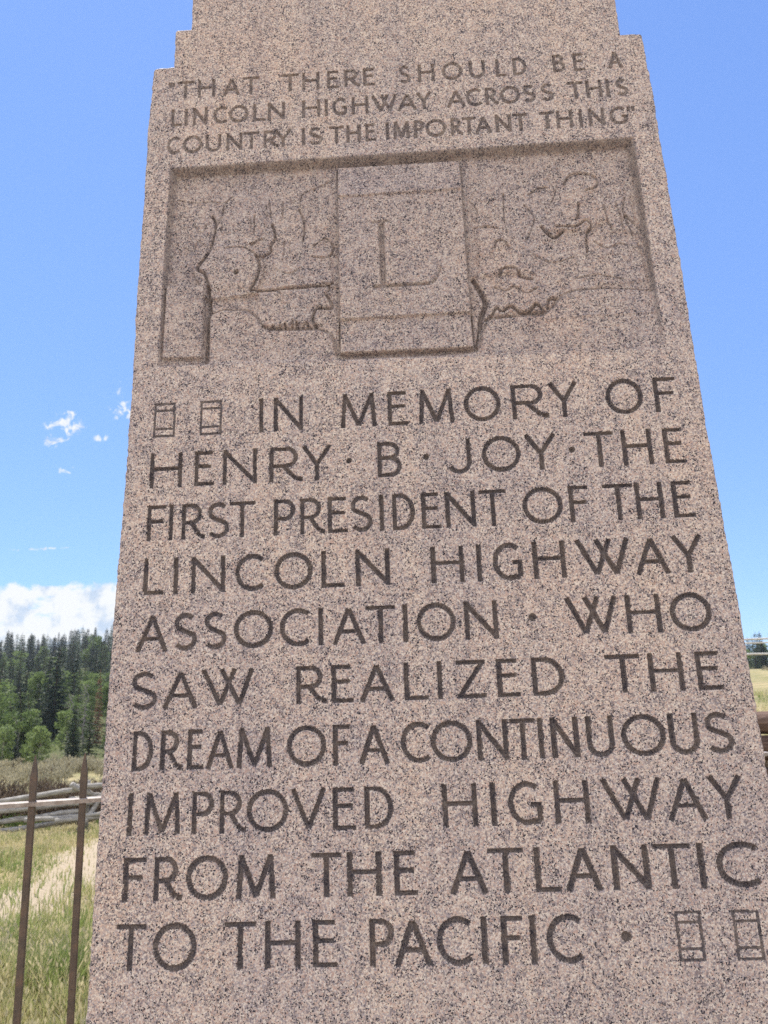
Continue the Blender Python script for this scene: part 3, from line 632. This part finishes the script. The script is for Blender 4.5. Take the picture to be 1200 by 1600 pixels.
def leafmat(name, stops, trans=0.35, rough=0.6, attr=True):
    """leaves: colour by the mesh's own 'tint' value, light passes through them"""
    m, nt, b = material(name, rough, 0.2)
    a = N(nt, 'ShaderNodeAttribute', attribute_name='tint').outputs['Fac']
    oi = N(nt, 'ShaderNodeObjectInfo').outputs['Random']
    c = RAMP(nt, M_(nt, 'ADD', M_(nt, 'MULTIPLY', a, 0.75), M_(nt, 'MULTIPLY', oi, 0.25)), stops)
    nt.links.new(c, b.inputs['Base Color'])
    tr = N(nt, 'ShaderNodeBsdfTranslucent'); nt.links.new(c, tr.inputs[0])
    mx = N(nt, 'ShaderNodeMixShader', ins={0: trans, 1: b.outputs[0], 2: tr.outputs[0]})
    nt.links.new(mx.outputs[0], nt.nodes['Material Output'].inputs[0])
    return m
def quads_from(c, a, b):
    """c centres (n,3), a and b half axes -> leaf quads (kite shaped)"""
    n = len(c); V = np.stack([c - a, c - b * .6 + a * .1, c + a, c + b * .6 + a * .1], 1).reshape(-1, 3)
    return V, np.arange(4 * n).reshape(n, 4)
def rdir(r, n):
    v = r.normal(size=(n, 3)); return v / np.linalg.norm(v, axis=1)[:, None]

# ------------------------------------------------------------------ grass, sagebrush
def grass():
    r = np.random.default_rng(11)
    def spots(n, ylo, yhi, xa, xb):
        y = np.sqrt(r.uniform(ylo ** 2, yhi ** 2, n)); return y * r.uniform(xa, xb, n), y
    X, Y = [], []
    for n, a in ((46000, (2.9, 7.5, -.66, -.33)), (42000, (7.0, 19.5, -.66, -.33)), (9000, (2.9, 20, -1.1, -.66)), (9000, (4.0, 20, .40, .75)), (16000, (4.5, 20, -.33, .05)), (9000, (4.5, 20, .05, .40))):
        x, y = spots(n, *a); X.append(x); Y.append(y)
    x = np.concatenate(X); y = np.concatenate(Y)
    # thin out on the track
    d = sd_line(x, y, PATH) + .35 * vnoise(x, y, .5, 95); dens = vnoise(x, y, .8, 96) + .6 * vnoise(x, y, .25, 97)
    keep = (r.uniform(0, 1, len(x)) < sstep(d, .45, 1.25) + .10) & (r.uniform(-1.2, 1, len(x)) < dens + .35) & (np.hypot(x, y) > 2.9)
    x, y = x[keep], y[keep]; n = len(x); z = ground_z(x, y)
    tall = np.clip(.5 + .5 * vnoise(x, y, 1.5, 98) + .35 * vnoise(x, y, .4, 99), .15, 1.3)
    H = r.uniform(.08, .27, n) * (.45 + tall) * (1 - .45 * sstep(y, 9, 18)); Wd = r.uniform(.0025, .0055, n) * (1 + y * .09)
    th = r.uniform(0, 2 * math.pi, n); lean = r.uniform(.05, .55, n) * H; ph = r.uniform(0, 2 * math.pi, n)
    sx, sy = np.cos(th) * Wd, np.sin(th) * Wd; lx, ly = np.cos(ph) * lean, np.sin(ph) * lean
    def ring(f, wf):
        cx, cy, cz = x + lx * f * f, y + ly * f * f, z - .02 + H * (f - .18 * f * f * lean / H)
        return np.stack([cx - sx * wf, cy - sy * wf, cz], 1), np.stack([cx + sx * wf, cy + sy * wf, cz], 1)
    L = [ring(f, w) for f, w in ((0, 1.0), (.5, .85), (1.0, .12))]
    seed = r.uniform(0, 1, n) < .16                       # ripe heads
    V = np.stack([L[0][0], L[0][1], L[1][0], L[1][1], L[2][0], L[2][1]], 1)
    V = V.reshape(-1, 3); k = np.arange(n)[:, None] * 6
    F = np.concatenate([k + np.array([[0, 1, 3, 2]]), k + np.array([[2, 3, 5, 4]])])
    tint = np.clip(.5 + .38 * vnoise(x, y, 1.3, 100) + .25 * vnoise(x, y, .35, 101) + r.normal(0, .16, n), 0, 1)
    tint = np.where(seed, .9, tint)
    tt = np.repeat(tint, 6)
    # seed heads
    si = np.where(seed)[0]; tip = np.stack([x + lx, y + ly, z + H * .98], 1)[si]
    a = np.stack([lx[si] * .12, ly[si] * .12, np.full(len(si), .020) * (1 + y[si] * .03)], 1); b = np.stack([sx[si], sy[si], 0 * si], 1) * 2.2
    V2, F2 = quads_from(tip, a, b)
    V = np.concatenate([V, V2]); F = np.concatenate([F, F2 + 6 * n]); tt = np.concatenate([tt, np.full(len(V2), .97)])
    m = leafmat('meadow grass', [(0.0, (0.11, 0.165, 0.045)), (.4, (0.23, 0.28, 0.09)), (.68, (0.40, 0.37, 0.17)), (.97, (0.52, 0.44, 0.27))], .4)
    tag(link('grass', npmesh('grass', V, F, False, tt), m), kind='stuff')
grass()

def shrub_mesh(name, seed, n, R, Hh, leaf):
    r = np.random.default_rng(seed); k = max(7, n // 55)
    cl = rdir(r, k) * r.uniform(.35, 1, (k, 1)) * np.array([R, R, Hh * .5]) + np.array([0, 0, Hh * .5]); cl[:, 2] = np.maximum(cl[:, 2], .08)
    idx = r.integers(0, k, n); c = cl[idx] + r.normal(0, 1, (n, 3)) * np.array([R, R, Hh * .6]) * .17; c[:, 2] = np.maximum(c[:, 2], .02)
    up = rdir(r, n) * .7 + np.array([0, 0, .8]); a = up * (leaf * r.uniform(.6, 1.4, n))[:, None]; b = np.cross(up, rdir(r, n)) * leaf * .5
    V, F = quads_from(c, a, b)
    t = np.repeat(np.clip(r.uniform(0, .55, n) + .45 * (c[:, 2] / Hh), 0, 1), 4)
    return npmesh(name, V, F, False, t)
def shrubs():
    r = np.random.default_rng(5)
    sage = leafmat('sagebrush leaves', [(0, (0.095, 0.085, 0.052)), (.45, (0.245, 0.222, 0.140)), (1, (0.46, 0.41, 0.28))], .25)
    brown = leafmat('dry brush twigs', [(0, (0.035, 0.024, 0.018)), (.5, (0.10, 0.070, 0.045)), (1, (0.22, 0.16, 0.10))], .15)
    bush = leafmat('green brush leaves', [(0, (0.035, 0.055, 0.018)), (.5, (0.09, 0.13, 0.035)), (1, (0.20, 0.24, 0.07))], .35)
    wood = material('brush stems', .9, .1); setc(wood[1], wood[2], (0.09, 0.065, 0.045))
    def protos(nm, mat, specs):
        out = []
        for s_, (n, R, Hh, lf) in enumerate(specs):
            me = shrub_mesh(nm, 31 + s_ + len(nm), n, R, Hh, lf); me.materials.append(mat); out.append((me, R, Hh))
        return out
    def stem_mesh(R, Hh, seed):
        q = random.Random(seed); mb = MB()
        for k in range(6):
            a = q.uniform(0, 6.28); mb.tube([(0, 0, -.1), (math.cos(a) * R * .25, math.sin(a) * R * .25, Hh * .35), (math.cos(a) * R * .6, math.sin(a) * R * .6, Hh * .8)], [.03, .02, .008], 5)
        me = mb.mesh('stems'); me.materials.append(wood[0]); return me
    kinds = {'sage': (protos('sagebrush', sage, [(620, .75, .75, .07), (520, .6, .6, .06), (700, .9, .7, .07)]), 'sagebrush', 'grey green sagebrush on the open slope below the forest', 'sagebrush clumps on the slope'),
             'brown': (protos('dry_bush', brown, [(560, .8, .8, .06), (520, .7, .9, .06)]), 'dry_bush', 'dark brown dry bush on the bank behind the log fence', 'dry bushes on the bank'),
             'green': (protos('green_bush', bush, [(560, .7, .6, .06)]), 'green_bush', 'low green bush growing at the foot of the log fence', 'green bushes by the log fence')}
    stems = {k: [stem_mesh(R, Hh, i) for i, (me, R, Hh) in enumerate(v[0])] for k, v in kinds.items()}
    def put(kind, x, y, s):
        P, name, lab, grp = kinds[kind]; i = r.integers(0, len(P))
        o = empty(name, (x, y, gz(x, y) - .05), r.uniform(0, 6.28)); o.scale = (s * r.uniform(.9, 1.25), s * r.uniform(.9, 1.25), s * r.uniform(.8, 1.15)); tag(o, lab, 'bush', grp)
        for nm, me in (('foliage', P[i][0]), ('stems', stems[kind][i])):
            c = bpy.data.objects.new(nm, me); COL.objects.link(c); c.parent = o
    for k in range(100):
        y = 23.5 + 23 * r.uniform(0, 1) ** .8; put('sage', y * r.uniform(-.64, -.26), y, r.uniform(.55, 1.1))
    for k in range(60):
        y = r.uniform(20.4, 23.3); put('brown', y * r.uniform(-.66, -.33), y, r.uniform(.8, 1.25))
    for k in range(12):
        y = r.uniform(19.6, 21.2); put('green', y * r.uniform(-.62, -.36), y, r.uniform(.4, .7))
    for k in range(16):
        y = r.uniform(32, 110); put('sage', y * r.uniform(.44, .70), y, r.uniform(.6, 1.1))
    for k in range(5):  # bushes added to stand in for the dark shadow under the near logs
        y = r.uniform(7.8, 8.3); put('brown', y * (.44 + .045 * k), y, r.uniform(.75, .95))
shrubs()

# ------------------------------------------------------------------ the forest
def conifer(seed, H, R, n_whorl, gap=0.0, droop=.35, card=.34):
    r = np.random.default_rng(seed); C, A, B, T = [], [], [], []
    for k in range(n_whorl):
        t = .05 + .93 * (k + r.uniform(-.3, .3)) / n_whorl; t = min(max(t, .04), .985)
        rad = R * ((1 - t) ** .82) * r.uniform(.72, 1.12) + .12
        nb = max(4, int(9 * (1 - t) + 4)); a0 = r.uniform(0, 6.28)
        for q in range(nb):
            if r.uniform() < gap: continue
            a = a0 + 6.283 * q / nb + r.uniform(-.25, .25); L = rad * r.uniform(.65, 1.15)
            d = np.array([math.cos(a), math.sin(a), 0]); side = np.array([-d[1], d[0], 0])
            m = max(2, int(L / card * 1.5))
            for s in range(m):
                f = (s + .6) / m
                base = d * L * f + np.array([0, 0, t * H - droop * L * f * f + r.uniform(-.05, .05)])
                for sgn in (-1, 1):
                    dirn = d * .75 + side * sgn * r.uniform(.4, .9) + np.array([0, 0, r.uniform(-.45, .1)])
                    C.append(base + dirn * card * .35); A.append(dirn * card * r.uniform(.5, .85) * (1.1 - .4 * f)); B.append(np.cross(dirn, rdir(r, 1)[0]) * card * .42)
                    T.append(np.clip(.25 + .45 * f + r.uniform(-.25, .3), 0, 1))
    for k in range(5):
        C.append(np.array([0, 0, H * (.955 + .012 * k)])); A.append(np.array([r.uniform(-.06, .06), r.uniform(-.06, .06), .3])); B.append(rdir(r, 1)[0] * .09); T.append(.6)
    V, F = quads_from(np.array(C), np.array(A), np.array(B))
    return npmesh('crown', V, F, False, np.repeat(np.array(T), 4))
def broadleaf(seed, H, R, n, leaf=.17):
    r = np.random.default_rng(seed); k = 26
    t = r.uniform(.22, 1, k); ang = r.uniform(0, 6.283, k); prof = np.sin(np.clip(t, 0, 1) * 2.75) ** .7
    rr = R * prof * np.sqrt(r.uniform(.1, 1, k))
    cl = np.stack([np.cos(ang) * rr, np.sin(ang) * rr, t * H * .92], 1); sz = r.uniform(.28, .5, k) * R
    i = r.integers(0, k, n); c = cl[i] + rdir(r, n) * (r.uniform(.3, 1, n) ** .5 * sz[i])[:, None] * np.array([1, 1, .8])
    a = rdir(r, n) * (leaf * r.uniform(.7, 1.4, n))[:, None]; b = np.cross(a / leaf, rdir(r, n)) * leaf * .9
    V, F = quads_from(c, a, b)
    tint = np.clip(.35 + .5 * (r.uniform(0, 1, k)[i] - .4) + r.uniform(-.25, .3, n), 0, 1)
    return npmesh('crown', V, F, False, np.repeat(tint, 4)), cl
def bare(seed, H, R):
    q = random.Random(seed); mb = MB()
    for k in range(46):
        t = .12 + .85 * k / 46; a = q.uniform(0, 6.28); L = R * (1 - t) ** .7 * q.uniform(.5, 1.1) + .15
        p0 = Vector((0, 0, t * H)); d = Vector((math.cos(a), math.sin(a), q.uniform(-.35, .15)))
        mb.tube([p0, p0 + d * L * .5, p0 + d * L + Vector((0, 0, -.1 * L))], [.035, .022, .008], 4)
        for j in range(3):
            f = q.uniform(.3, .9); b = a + q.choice((-.8, .8)); p1 = p0 + d * L * f
            mb.tube([p1, p1 + Vector((math.cos(b), math.sin(b), q.uniform(-.5, .3))) * L * .35], [.016, .006], 3)
    return mb.mesh('crown')
def trunk(H, rad, limbs, mat, seed):
    q = random.Random(seed); mb = MB()
    pts = [(q.uniform(-.05, .05) * i, q.uniform(-.05, .05) * i, -.3 + (H * .97 + .3) * i / 6) for i in range(7)]
    mb.tube(pts, [rad * (1 - .14 * i) for i in range(7)], 7)
    for c in limbs:
        z0 = max(.15 * H, c[2] - .9); mb.tube([(0, 0, z0), (c[0] * .5, c[1] * .5, (z0 + c[2]) / 2 + .1), tuple(c)], [rad * .35, rad * .2, rad * .07], 5)
    me = mb.mesh('trunk', True); me.materials.append(mat); return me
def forest():
    r = np.random.default_rng(77)
    dark = leafmat('spruce needles', [(0, (0.010, 0.018, 0.014)), (.5, (0.026, 0.042, 0.026)), (1, (0.060, 0.082, 0.045))], .18)
    pine = leafmat('pine needles', [(0, (0.024, 0.038, 0.021)), (.5, (0.060, 0.086, 0.042)), (1, (0.125, 0.155, 0.075))], .3)
    asp = leafmat('aspen leaves', [(0, (0.070, 0.105, 0.032)), (.5, (0.150, 0.205, 0.066)), (1, (0.26, 0.32, 0.12))], .45)
    rust = leafmat('dying needles', [(0, (0.05, 0.03, 0.02)), (.5, (0.15, 0.075, 0.045)), (1, (0.24, 0.14, 0.09))], .2)
    grey = leafmat('grey dying needles', [(0, (0.06, 0.06, 0.055)), (.5, (0.12, 0.12, 0.10)), (1, (0.20, 0.19, 0.16))], .2)
    def bark(n, c0, c1):
        m, nt, b = material(n, .9, .1); co = N(nt, 'ShaderNodeTexCoord').outputs['Object']
        h = NOISE(nt, co, 9.0, 4.0, .6); setc(nt, b, RAMP(nt, h, [(.35, c0), (.65, c1)]), h, .5, .02); return m
    bk = bark('conifer bark', (.05, .035, .028), (.12, .085, .065)); wh = bark('pale aspen bark', (.16, .15, .12), (.42, .40, .34)); gy = bark('bare grey wood', (.14, .125, .115), (.26, .24, .225))
    P = {}
    P['spruce'] = []; P['pine'] = []; P['aspen'] = []; P['grey'] = []; P['rust'] = []
    for s, (H, R, w) in enumerate(((9, 1.75, 34), (8, 1.5, 30), (10, 1.6, 36), (7, 1.5, 26))):
        me = conifer(100 + s, H, R, w); me.materials.append(dark); P['spruce'].append((me, trunk(H, .16, [], bk, s), H))
    for s, (H, R, w) in enumerate(((9, 2.0, 22), (8, 1.9, 19), (10, 2.1, 22))):
        me = conifer(200 + s, H, R, w, .22, .12, .42); me.materials.append(pine); P['pine'].append((me, trunk(H, .18, [], bk, 10 + s), H))
    for s, (H, R, n) in enumerate(((6.5, 1.7, 2000), (7.5, 1.9, 2300), (5, 1.7, 1700))):
        me, cl = broadleaf(300 + s, H, R, n); me.materials.append(asp); P['aspen'].append((me, trunk(H * .85, .09, cl[:14], wh, 20 + s), H))
    for s, (H, R) in enumerate(((8, 1.5), (7, 1.3))):
        me = bare(400 + s, H, R); me.materials.append(gy); P['grey'].append((me, trunk(H, .11, [], gy, 30 + s), H))
    me = conifer(501, 8, 1.2, 26, .3); me.materials.append(rust); P['rust'].append((me, trunk(8, .12, [], bk, 41), 8))
    me = conifer(502, 7, 1.5, 24, .35); me.materials.append(grey); P['grey'].append((me, trunk(7, .12, [], gy, 42), 7))
    names = {'spruce': 'spruce_tree', 'pine': 'pine_tree', 'aspen': 'aspen_tree', 'grey': 'dead_tree', 'rust': 'dying_tree'}
    lab = {'spruce': 'dark green spire shaped spruce', 'pine': 'mid green open crowned pine',
           'aspen': 'bright green leafy aspen between dark conifers', 'grey': 'thin bare grey dead tree'}
    def put(kind, x, y, h, i=None, label=None, wide=1.0, where=''):
        i = int(r.integers(0, len(P[kind]))) if i is None else i
        cr, tk, H = P[kind][i]; s = h / H
        o = empty(names[kind], (x, y, gz(x, y) - .1), r.uniform(0, 6.28)); w = s * wide * r.uniform(.88, 1.15); o.scale = (w, w, s)
        if label: tag(o, label, 'tree')
        else: tag(o, lab[kind] + ' ' + where, 'tree', names[kind].replace('_', ' ') + 's ' + where)
        for nm, me in (('crown', cr), ('trunk', tk)):
            c = bpy.data.objects.new(nm, me); COL.objects.link(c); c.parent = o
    # trees one can tell apart at the forest edge (x = a * y)
    for kind, a, y, h, i, l, w, _ in SPECIAL: put(kind, a * y, y, h, i, l, w)
    # the rest: edge of the forest, middle, far slope, ridge
    def band(n, ylo, yhi, xa, xb, mix, hlo, hhi, sep, where):
        done = []
        for _ in range(n * 12):
            if len(done) >= n: break
            y = math.sqrt(r.uniform(ylo ** 2, yhi ** 2)); a = r.uniform(xa, xb); x = a * y
            if any(abs(a - S[1]) < S[7] and y < S[2] + 1 for S in SPECIAL): continue
            if any((x - p) ** 2 + (y - q) ** 2 < sep * sep for p, q in done): continue
            done.append((x, y)); kind = r.choice(list(mix), p=np.array(list(mix.values())) / sum(mix.values()))
            put(kind, x, y, r.uniform(hlo, hhi) * (.85 if kind == 'aspen' else 1.0), where=where)
    band(22, 46, 53, -.70, -.47, dict(aspen=.6, pine=.25, spruce=.15), 2.2, 3.6, 1.6, 'at the foot of the forest')
    band(72, 55, 76, -.70, -.18, dict(spruce=.27, pine=.28, aspen=.35, grey=.10), 3.4, 5.6, 1.7, 'at the near edge of the forest')
    band(122, 76, 125, -.70, -.20, dict(spruce=.30, pine=.32, aspen=.31, grey=.07), 4.5, 7.5, 2.2, 'halfway up the wooded slope')
    band(150, 125, 205, -.70, -.21, dict(spruce=.48, pine=.38, aspen=.14), 6.5, 9.5, 2.7, 'on the upper wooded slope')
    band(205, 205, 310, -.68, -.22, dict(spruce=.52, pine=.48), 7.5, 11.5, 3.4, 'along the skyline of the wooded slope')
    band(150, 150, 190, .40, .74, dict(spruce=.52, pine=.38, aspen=.10), 4.2, 8.4, 1.3, 'in the tree line across the right field')
    band(46, 75, 170, -.18, .36, dict(spruce=.4, pine=.3, aspen=.3), 5, 8, 5.0, 'scattered behind the monument')
SPECIAL = [          # kind, x/y, distance, height, shape, label, width, clear view either side
    ('aspen', .507, 146, 4.6, 2, 'small round aspen at the front of the tree line beyond the pole fence', 1.2, 0),
    ('spruce', .497, 148, 8.2, 1, 'dark spruce in the tree line just right of the monument edge', 1.0, 0),
    ('pine', .517, 149, 7.2, 1, 'rounded pine at the right edge of the tree line beyond the field', 1.1, 0),
    ('spruce', -.413, 57, 7.0, 2, 'tall narrow near black spruce standing beside the left edge of the monument', .85, .016),
    ('spruce', -.468, 53, 3.9, 1, 'small dark spruce behind the left iron fence picket', .95, .012),
    ('spruce', -.496, 72, 8.6, 0, 'broad dark spruce rising above the bright aspens at the left', 1.15, .016),
    ('rust', -.436, 66, 6.4, 0, 'slim rust brown dying conifer left of the tall black spruce', .6, .008),
    ('grey', -.455, 61, 5.6, 0, 'bare grey dead tree between the broad spruce and the rust brown conifer', 1.0, .010),
    ('grey', -.397, 54, 3.2, 1, 'pale leafless tree at the forest edge close to the monument', 1.0, .008),
    ('aspen', -.580, 60, 6.0, 1, 'large bright green aspen at the far left of the forest edge', 1.15, .012),
    ('aspen', -.545, 52, 3.6, 2, 'low rounded aspen at the bottom left of the forest edge', 1.25, .0),
    ('pine', -.446, 56, 4.0, 1, 'mid green bushy pine between the small dark spruce and the tall black spruce', 1.1, .0),
]
forest()

# ------------------------------------------------------------------ iron fence
def iron_fence():
    m, nt, b = material('rusty brown painted iron', 0.55, 0.4)
    co = N(nt, 'ShaderNodeTexCoord').outputs['Object']
    n1 = NOISE(nt, co, 18.0, 5.0, 0.65); n2 = NOISE(nt, co, 120.0, 3.0, 0.6)
    c = RAMP(nt, n1, [(0.3, (0.060, 0.043, 0.032)), (0.5, (0.098, 0.070, 0.050)), (0.7, (0.150, 0.092, 0.058))])
    c = MIX(nt, SS(nt, n2, 0.58, 0.72), c, (0.06, 0.04, 0.035)); setc(nt, b, c, n2, 0.4, 0.002)
    root = empty('iron_fence', (-1.424, 2.75, 0)); tag(root, 'rusty brown iron picket fence with pointed bayonet tips beside the monument', 'fence')
    dx, dy = 0.162, 0.0505; L = math.hypot(dx, dy); ux, uy = dx / L, dy / L
    def P(s, off, z): return (ux * s - uy * off, uy * s + ux * off, z)
    def picket(k):
        s0 = k * L; w, d = 0.0118, 0.0105; q = random.Random(k + 40)
        lean = q.uniform(-.003, .003); mb = MB()
        base = gz(-1.424 + ux * s0, 2.75 + uy * s0)
        rings = []
        for z, fw, fd in ((base - .1, 1, 1), (1.0, 1, 1), (1.20, 1, 1), (1.275, 1, 1), (1.300, 1.12, 1.0), (1.335, .98, .85), (1.375, .55, .5), (1.402, .14, .14)):
            o = s0 + lean * (z - 1.2)
            a, c = w * fw, d * fd; ch = .25
            rings.append([P(o - a, -c * (1 - ch), z), P(o - a * (1 - ch), -c, z), P(o + a * (1 - ch), -c, z), P(o + a, -c * (1 - ch), z),
                          P(o + a, c * (1 - ch), z), P(o + a * (1 - ch), c, z), P(o - a * (1 - ch), c, z), P(o - a, c * (1 - ch), z)])
        mb.loft(rings); mb.build('picket', m, root)
    for k in list(range(-7, 5)) + [16, 17, 18]: picket(k)
    mr, nt, b = material('worn pale iron', 0.5, 0.4); co = N(nt, 'ShaderNodeTexCoord').outputs['Object']
    setc(nt, b, RAMP(nt, NOISE(nt, co, 25.0, 5.0, .65), [(.32, (.16, .115, .085)), (.5, (.30, .25, .21)), (.7, (.42, .37, .32))]))
    def rail(z):
        mb = MB(); h, t = 0.008, 0.021; rings = []
        for s in np.linspace(-7.6 * L, 18.6 * L, 30):
            rings.append([P(s, -t, z - h), P(s, -t, z + h - .002), P(s, -t + .003, z + h), P(s, t - .003, z + h), P(s, t, z + h - .002), P(s, t, z - h)])
        mb.loft(rings); mb.build('rail', mr, root)
    rail(1.236); rail(0.18)
iron_fence()

# ------------------------------------------------------------------ log fences
def wood(name, c0, c1, c2):
    m, nt, b = material(name, 0.9, 0.15); co = N(nt, 'ShaderNodeTexCoord').outputs['Object']
    st = N(nt, 'ShaderNodeVectorMath', operation='MULTIPLY', ins={0: co, 1: (0.6, 4.0, 9.0)}).outputs[0]
    n1 = NOISE(nt, st, 5.0, 5.0, .6, .5); n2 = NOISE(nt, co, 3.0, 3.0, .5)
    c = RAMP(nt, n1, [(.3, c0), (.5, c1), (.7, c2)]); c = MIX(nt, M_(nt, 'MULTIPLY', SS(nt, n2, .5, .7), .4), c, c0)
    setc(nt, b, c, n1, .6, .015); return m
def log(mb, p, q, r0, r1, seed, n=9):
    k = random.Random(seed); p, q = Vector(p), Vector(q); pts, rs = [], []
    for i in range(n):
        t = i / (n - 1); w = Vector((0, k.uniform(-.02, .02), k.uniform(-.018, .018) - .05 * math.sin(math.pi * t)))
        pts.append(p.lerp(q, t) + w); rs.append((r0 + (r1 - r0) * t) * k.uniform(.92, 1.08))
    mb.tube(pts, rs, 9)
def log_fence():
    g = wood('silver grey weathered logs', (.13, .115, .10), (.29, .27, .245), (.44, .42, .39))
    root = empty('log_fence', (-8.7, 19, -1.6)); tag(root, 'weathered silver grey zigzag log fence across the grass left of the monument', 'fence')
    O = Vector((-8.7, 19, -1.6))
    rails = [((-13.6, 19.9, -1.19), (-8.45, 18.95, -.57), .075, .062), ((-8.78, 18.9, -.555), (-5.0, 19.9, -.33), .07, .06), ((-8.9, 19.0, -.86), (-4.6, 19.8, -.62), .068, .058),
             ((-13.4, 19.7, -1.24), (-8.3, 19.0, -.90), .07, .06), ((-13.5, 19.8, -1.60), (-8.5, 18.95, -1.09), .07, .06), ((-9.9, 18.8, -1.275), (-7.0, 18.95, -1.03), .055, .05),
             ((-13.4, 19.6, -1.80), (-8.4, 18.9, -1.27), .07, .06), ((-9.1, 18.75, -1.28), (-4.9, 19.7, -1.08), .065, .06), ((-8.75, 18.75, -.47), (-8.1, 19.3, -.85), .07, .065), ((-8.5, 18.7, -1.5), (-8.05, 19.3, -.55), .06, .055)]
    for i, (p, q, a, b) in enumerate(rails):
        mb = MB(); log(mb, Vector(p) - O, Vector(q) - O, a, b, i); mb.build('rail' if i < 8 else 'brace', g, root, True)
    for x in (-13.5, -8.6, -4.8):
        mb = MB(); y = 19.25 if x != -13.5 else 19.8; z = gz(x, y); log(mb, Vector((x, y, z - .3)) - O, Vector((x + .05, y, z + 1.15)) - O, .075, .06, int(-x * 7), 5); mb.build('post', g, root, True)
log_fence()
def near_log_fence():
    g = wood('brown weathered logs', (.045, .028, .022), (.115, .074, .058), (.19, .13, .105))
    root = empty('log_fence', (3.3, 7.2, .35)); tag(root, 'stacked thick brown log fence close to the right edge of the monument', 'fence'); O = Vector((3.3, 7.2, .35))
    for i, (p, q, a, b) in enumerate([((1.6, 7.35, 1.22), (5.6, 6.95, 1.20), .105, .095), ((1.5, 7.3, .98), (5.7, 7.0, .97), .10, .11), ((1.6, 7.4, .73), (5.6, 7.0, .74), .105, .095), ((1.5, 7.3, .48), (5.6, 7.1, .50), .11, .105)]):
        mb = MB(); log(mb, Vector(p) - O, Vector(q) - O, a, b, 50 + i, 14); mb.build('rail', g, root, True)
    for x in (1.75, 4.9):
        for dy in (-.17, .17):
            mb = MB(); y = 7.28 - (x - 1.6) * .08 + dy; z = gz(x, y); log(mb, Vector((x, y, z - .3)) - O, Vector((x + .03, y, 1.38)) - O, .06, .055, int(x * 9 + dy * 20), 5); mb.build('post', g, root, True)
near_log_fence()
def pole_fence():
    g = wood('pale bleached poles', (.30, .28, .26), (.50, .48, .45), (.62, .60, .57))
    root = empty('pole_fence', (12, 30, 1.3)); tag(root, 'tall fence of pale bleached poles across the far field right of the monument', 'fence'); O = Vector((12, 30, 1.3))
    for i, (z, r_) in enumerate(((2.955, .042), (2.815, .034), (2.372, .042), (1.85, .04))):
        for j, (x0, x1) in enumerate(((1, 7.4), (7.2, 14.9), (14.7, 21))):
            if i == 3 : continue
            dz = -.0385 * ((x0 + x1) / 2 - 13.1) * 1.0; s = -.0385
            mb = MB(); log(mb, Vector((x0, 30, z + s * (x0 - 13.1) * .6)) - O, Vector((x1, 30, z + s * (x1 - 13.1) * .6)) - O, r_, r_ * .92, 70 + i * 5 + j); mb.build('rail', g, root, True)
    for x in (1.1, 7.3, 14.8, 20.9):
        mb = MB(); z = gz(x, 30.1); log(mb, Vector((x, 30.11, z - .3)) - O, Vector((x, 30.11, 3.15)) - O, .075, .06, int(x), 5); mb.build('post', g, root, True)
pole_fence()

# ------------------------------------------------------------------ thin summer haze over the valley
def haze():
    mb = MB(); a, b, z0, z1 = -1700, 1700, -8.0, 46.0
    mb.loft([[(a, a, z0), (b, a, z0), (b, b, z0), (a, b, z0)], [(a, a, z1), (b, a, z1), (b, b, z1), (a, b, z1)]])
    m = bpy.data.materials.new('haze'); m.use_nodes = True; nt = m.node_tree; nt.nodes.clear()
    v = N(nt, 'ShaderNodeVolumePrincipled', ins={'Color': (0.80, 0.88, 1.0, 1), 'Density': 0.0002, 'Anisotropy': 0.2})
    N(nt, 'ShaderNodeOutputMaterial', ins={'Volume': v.outputs[0]})
    tag(mb.build('haze', m), kind='stuff')
haze()
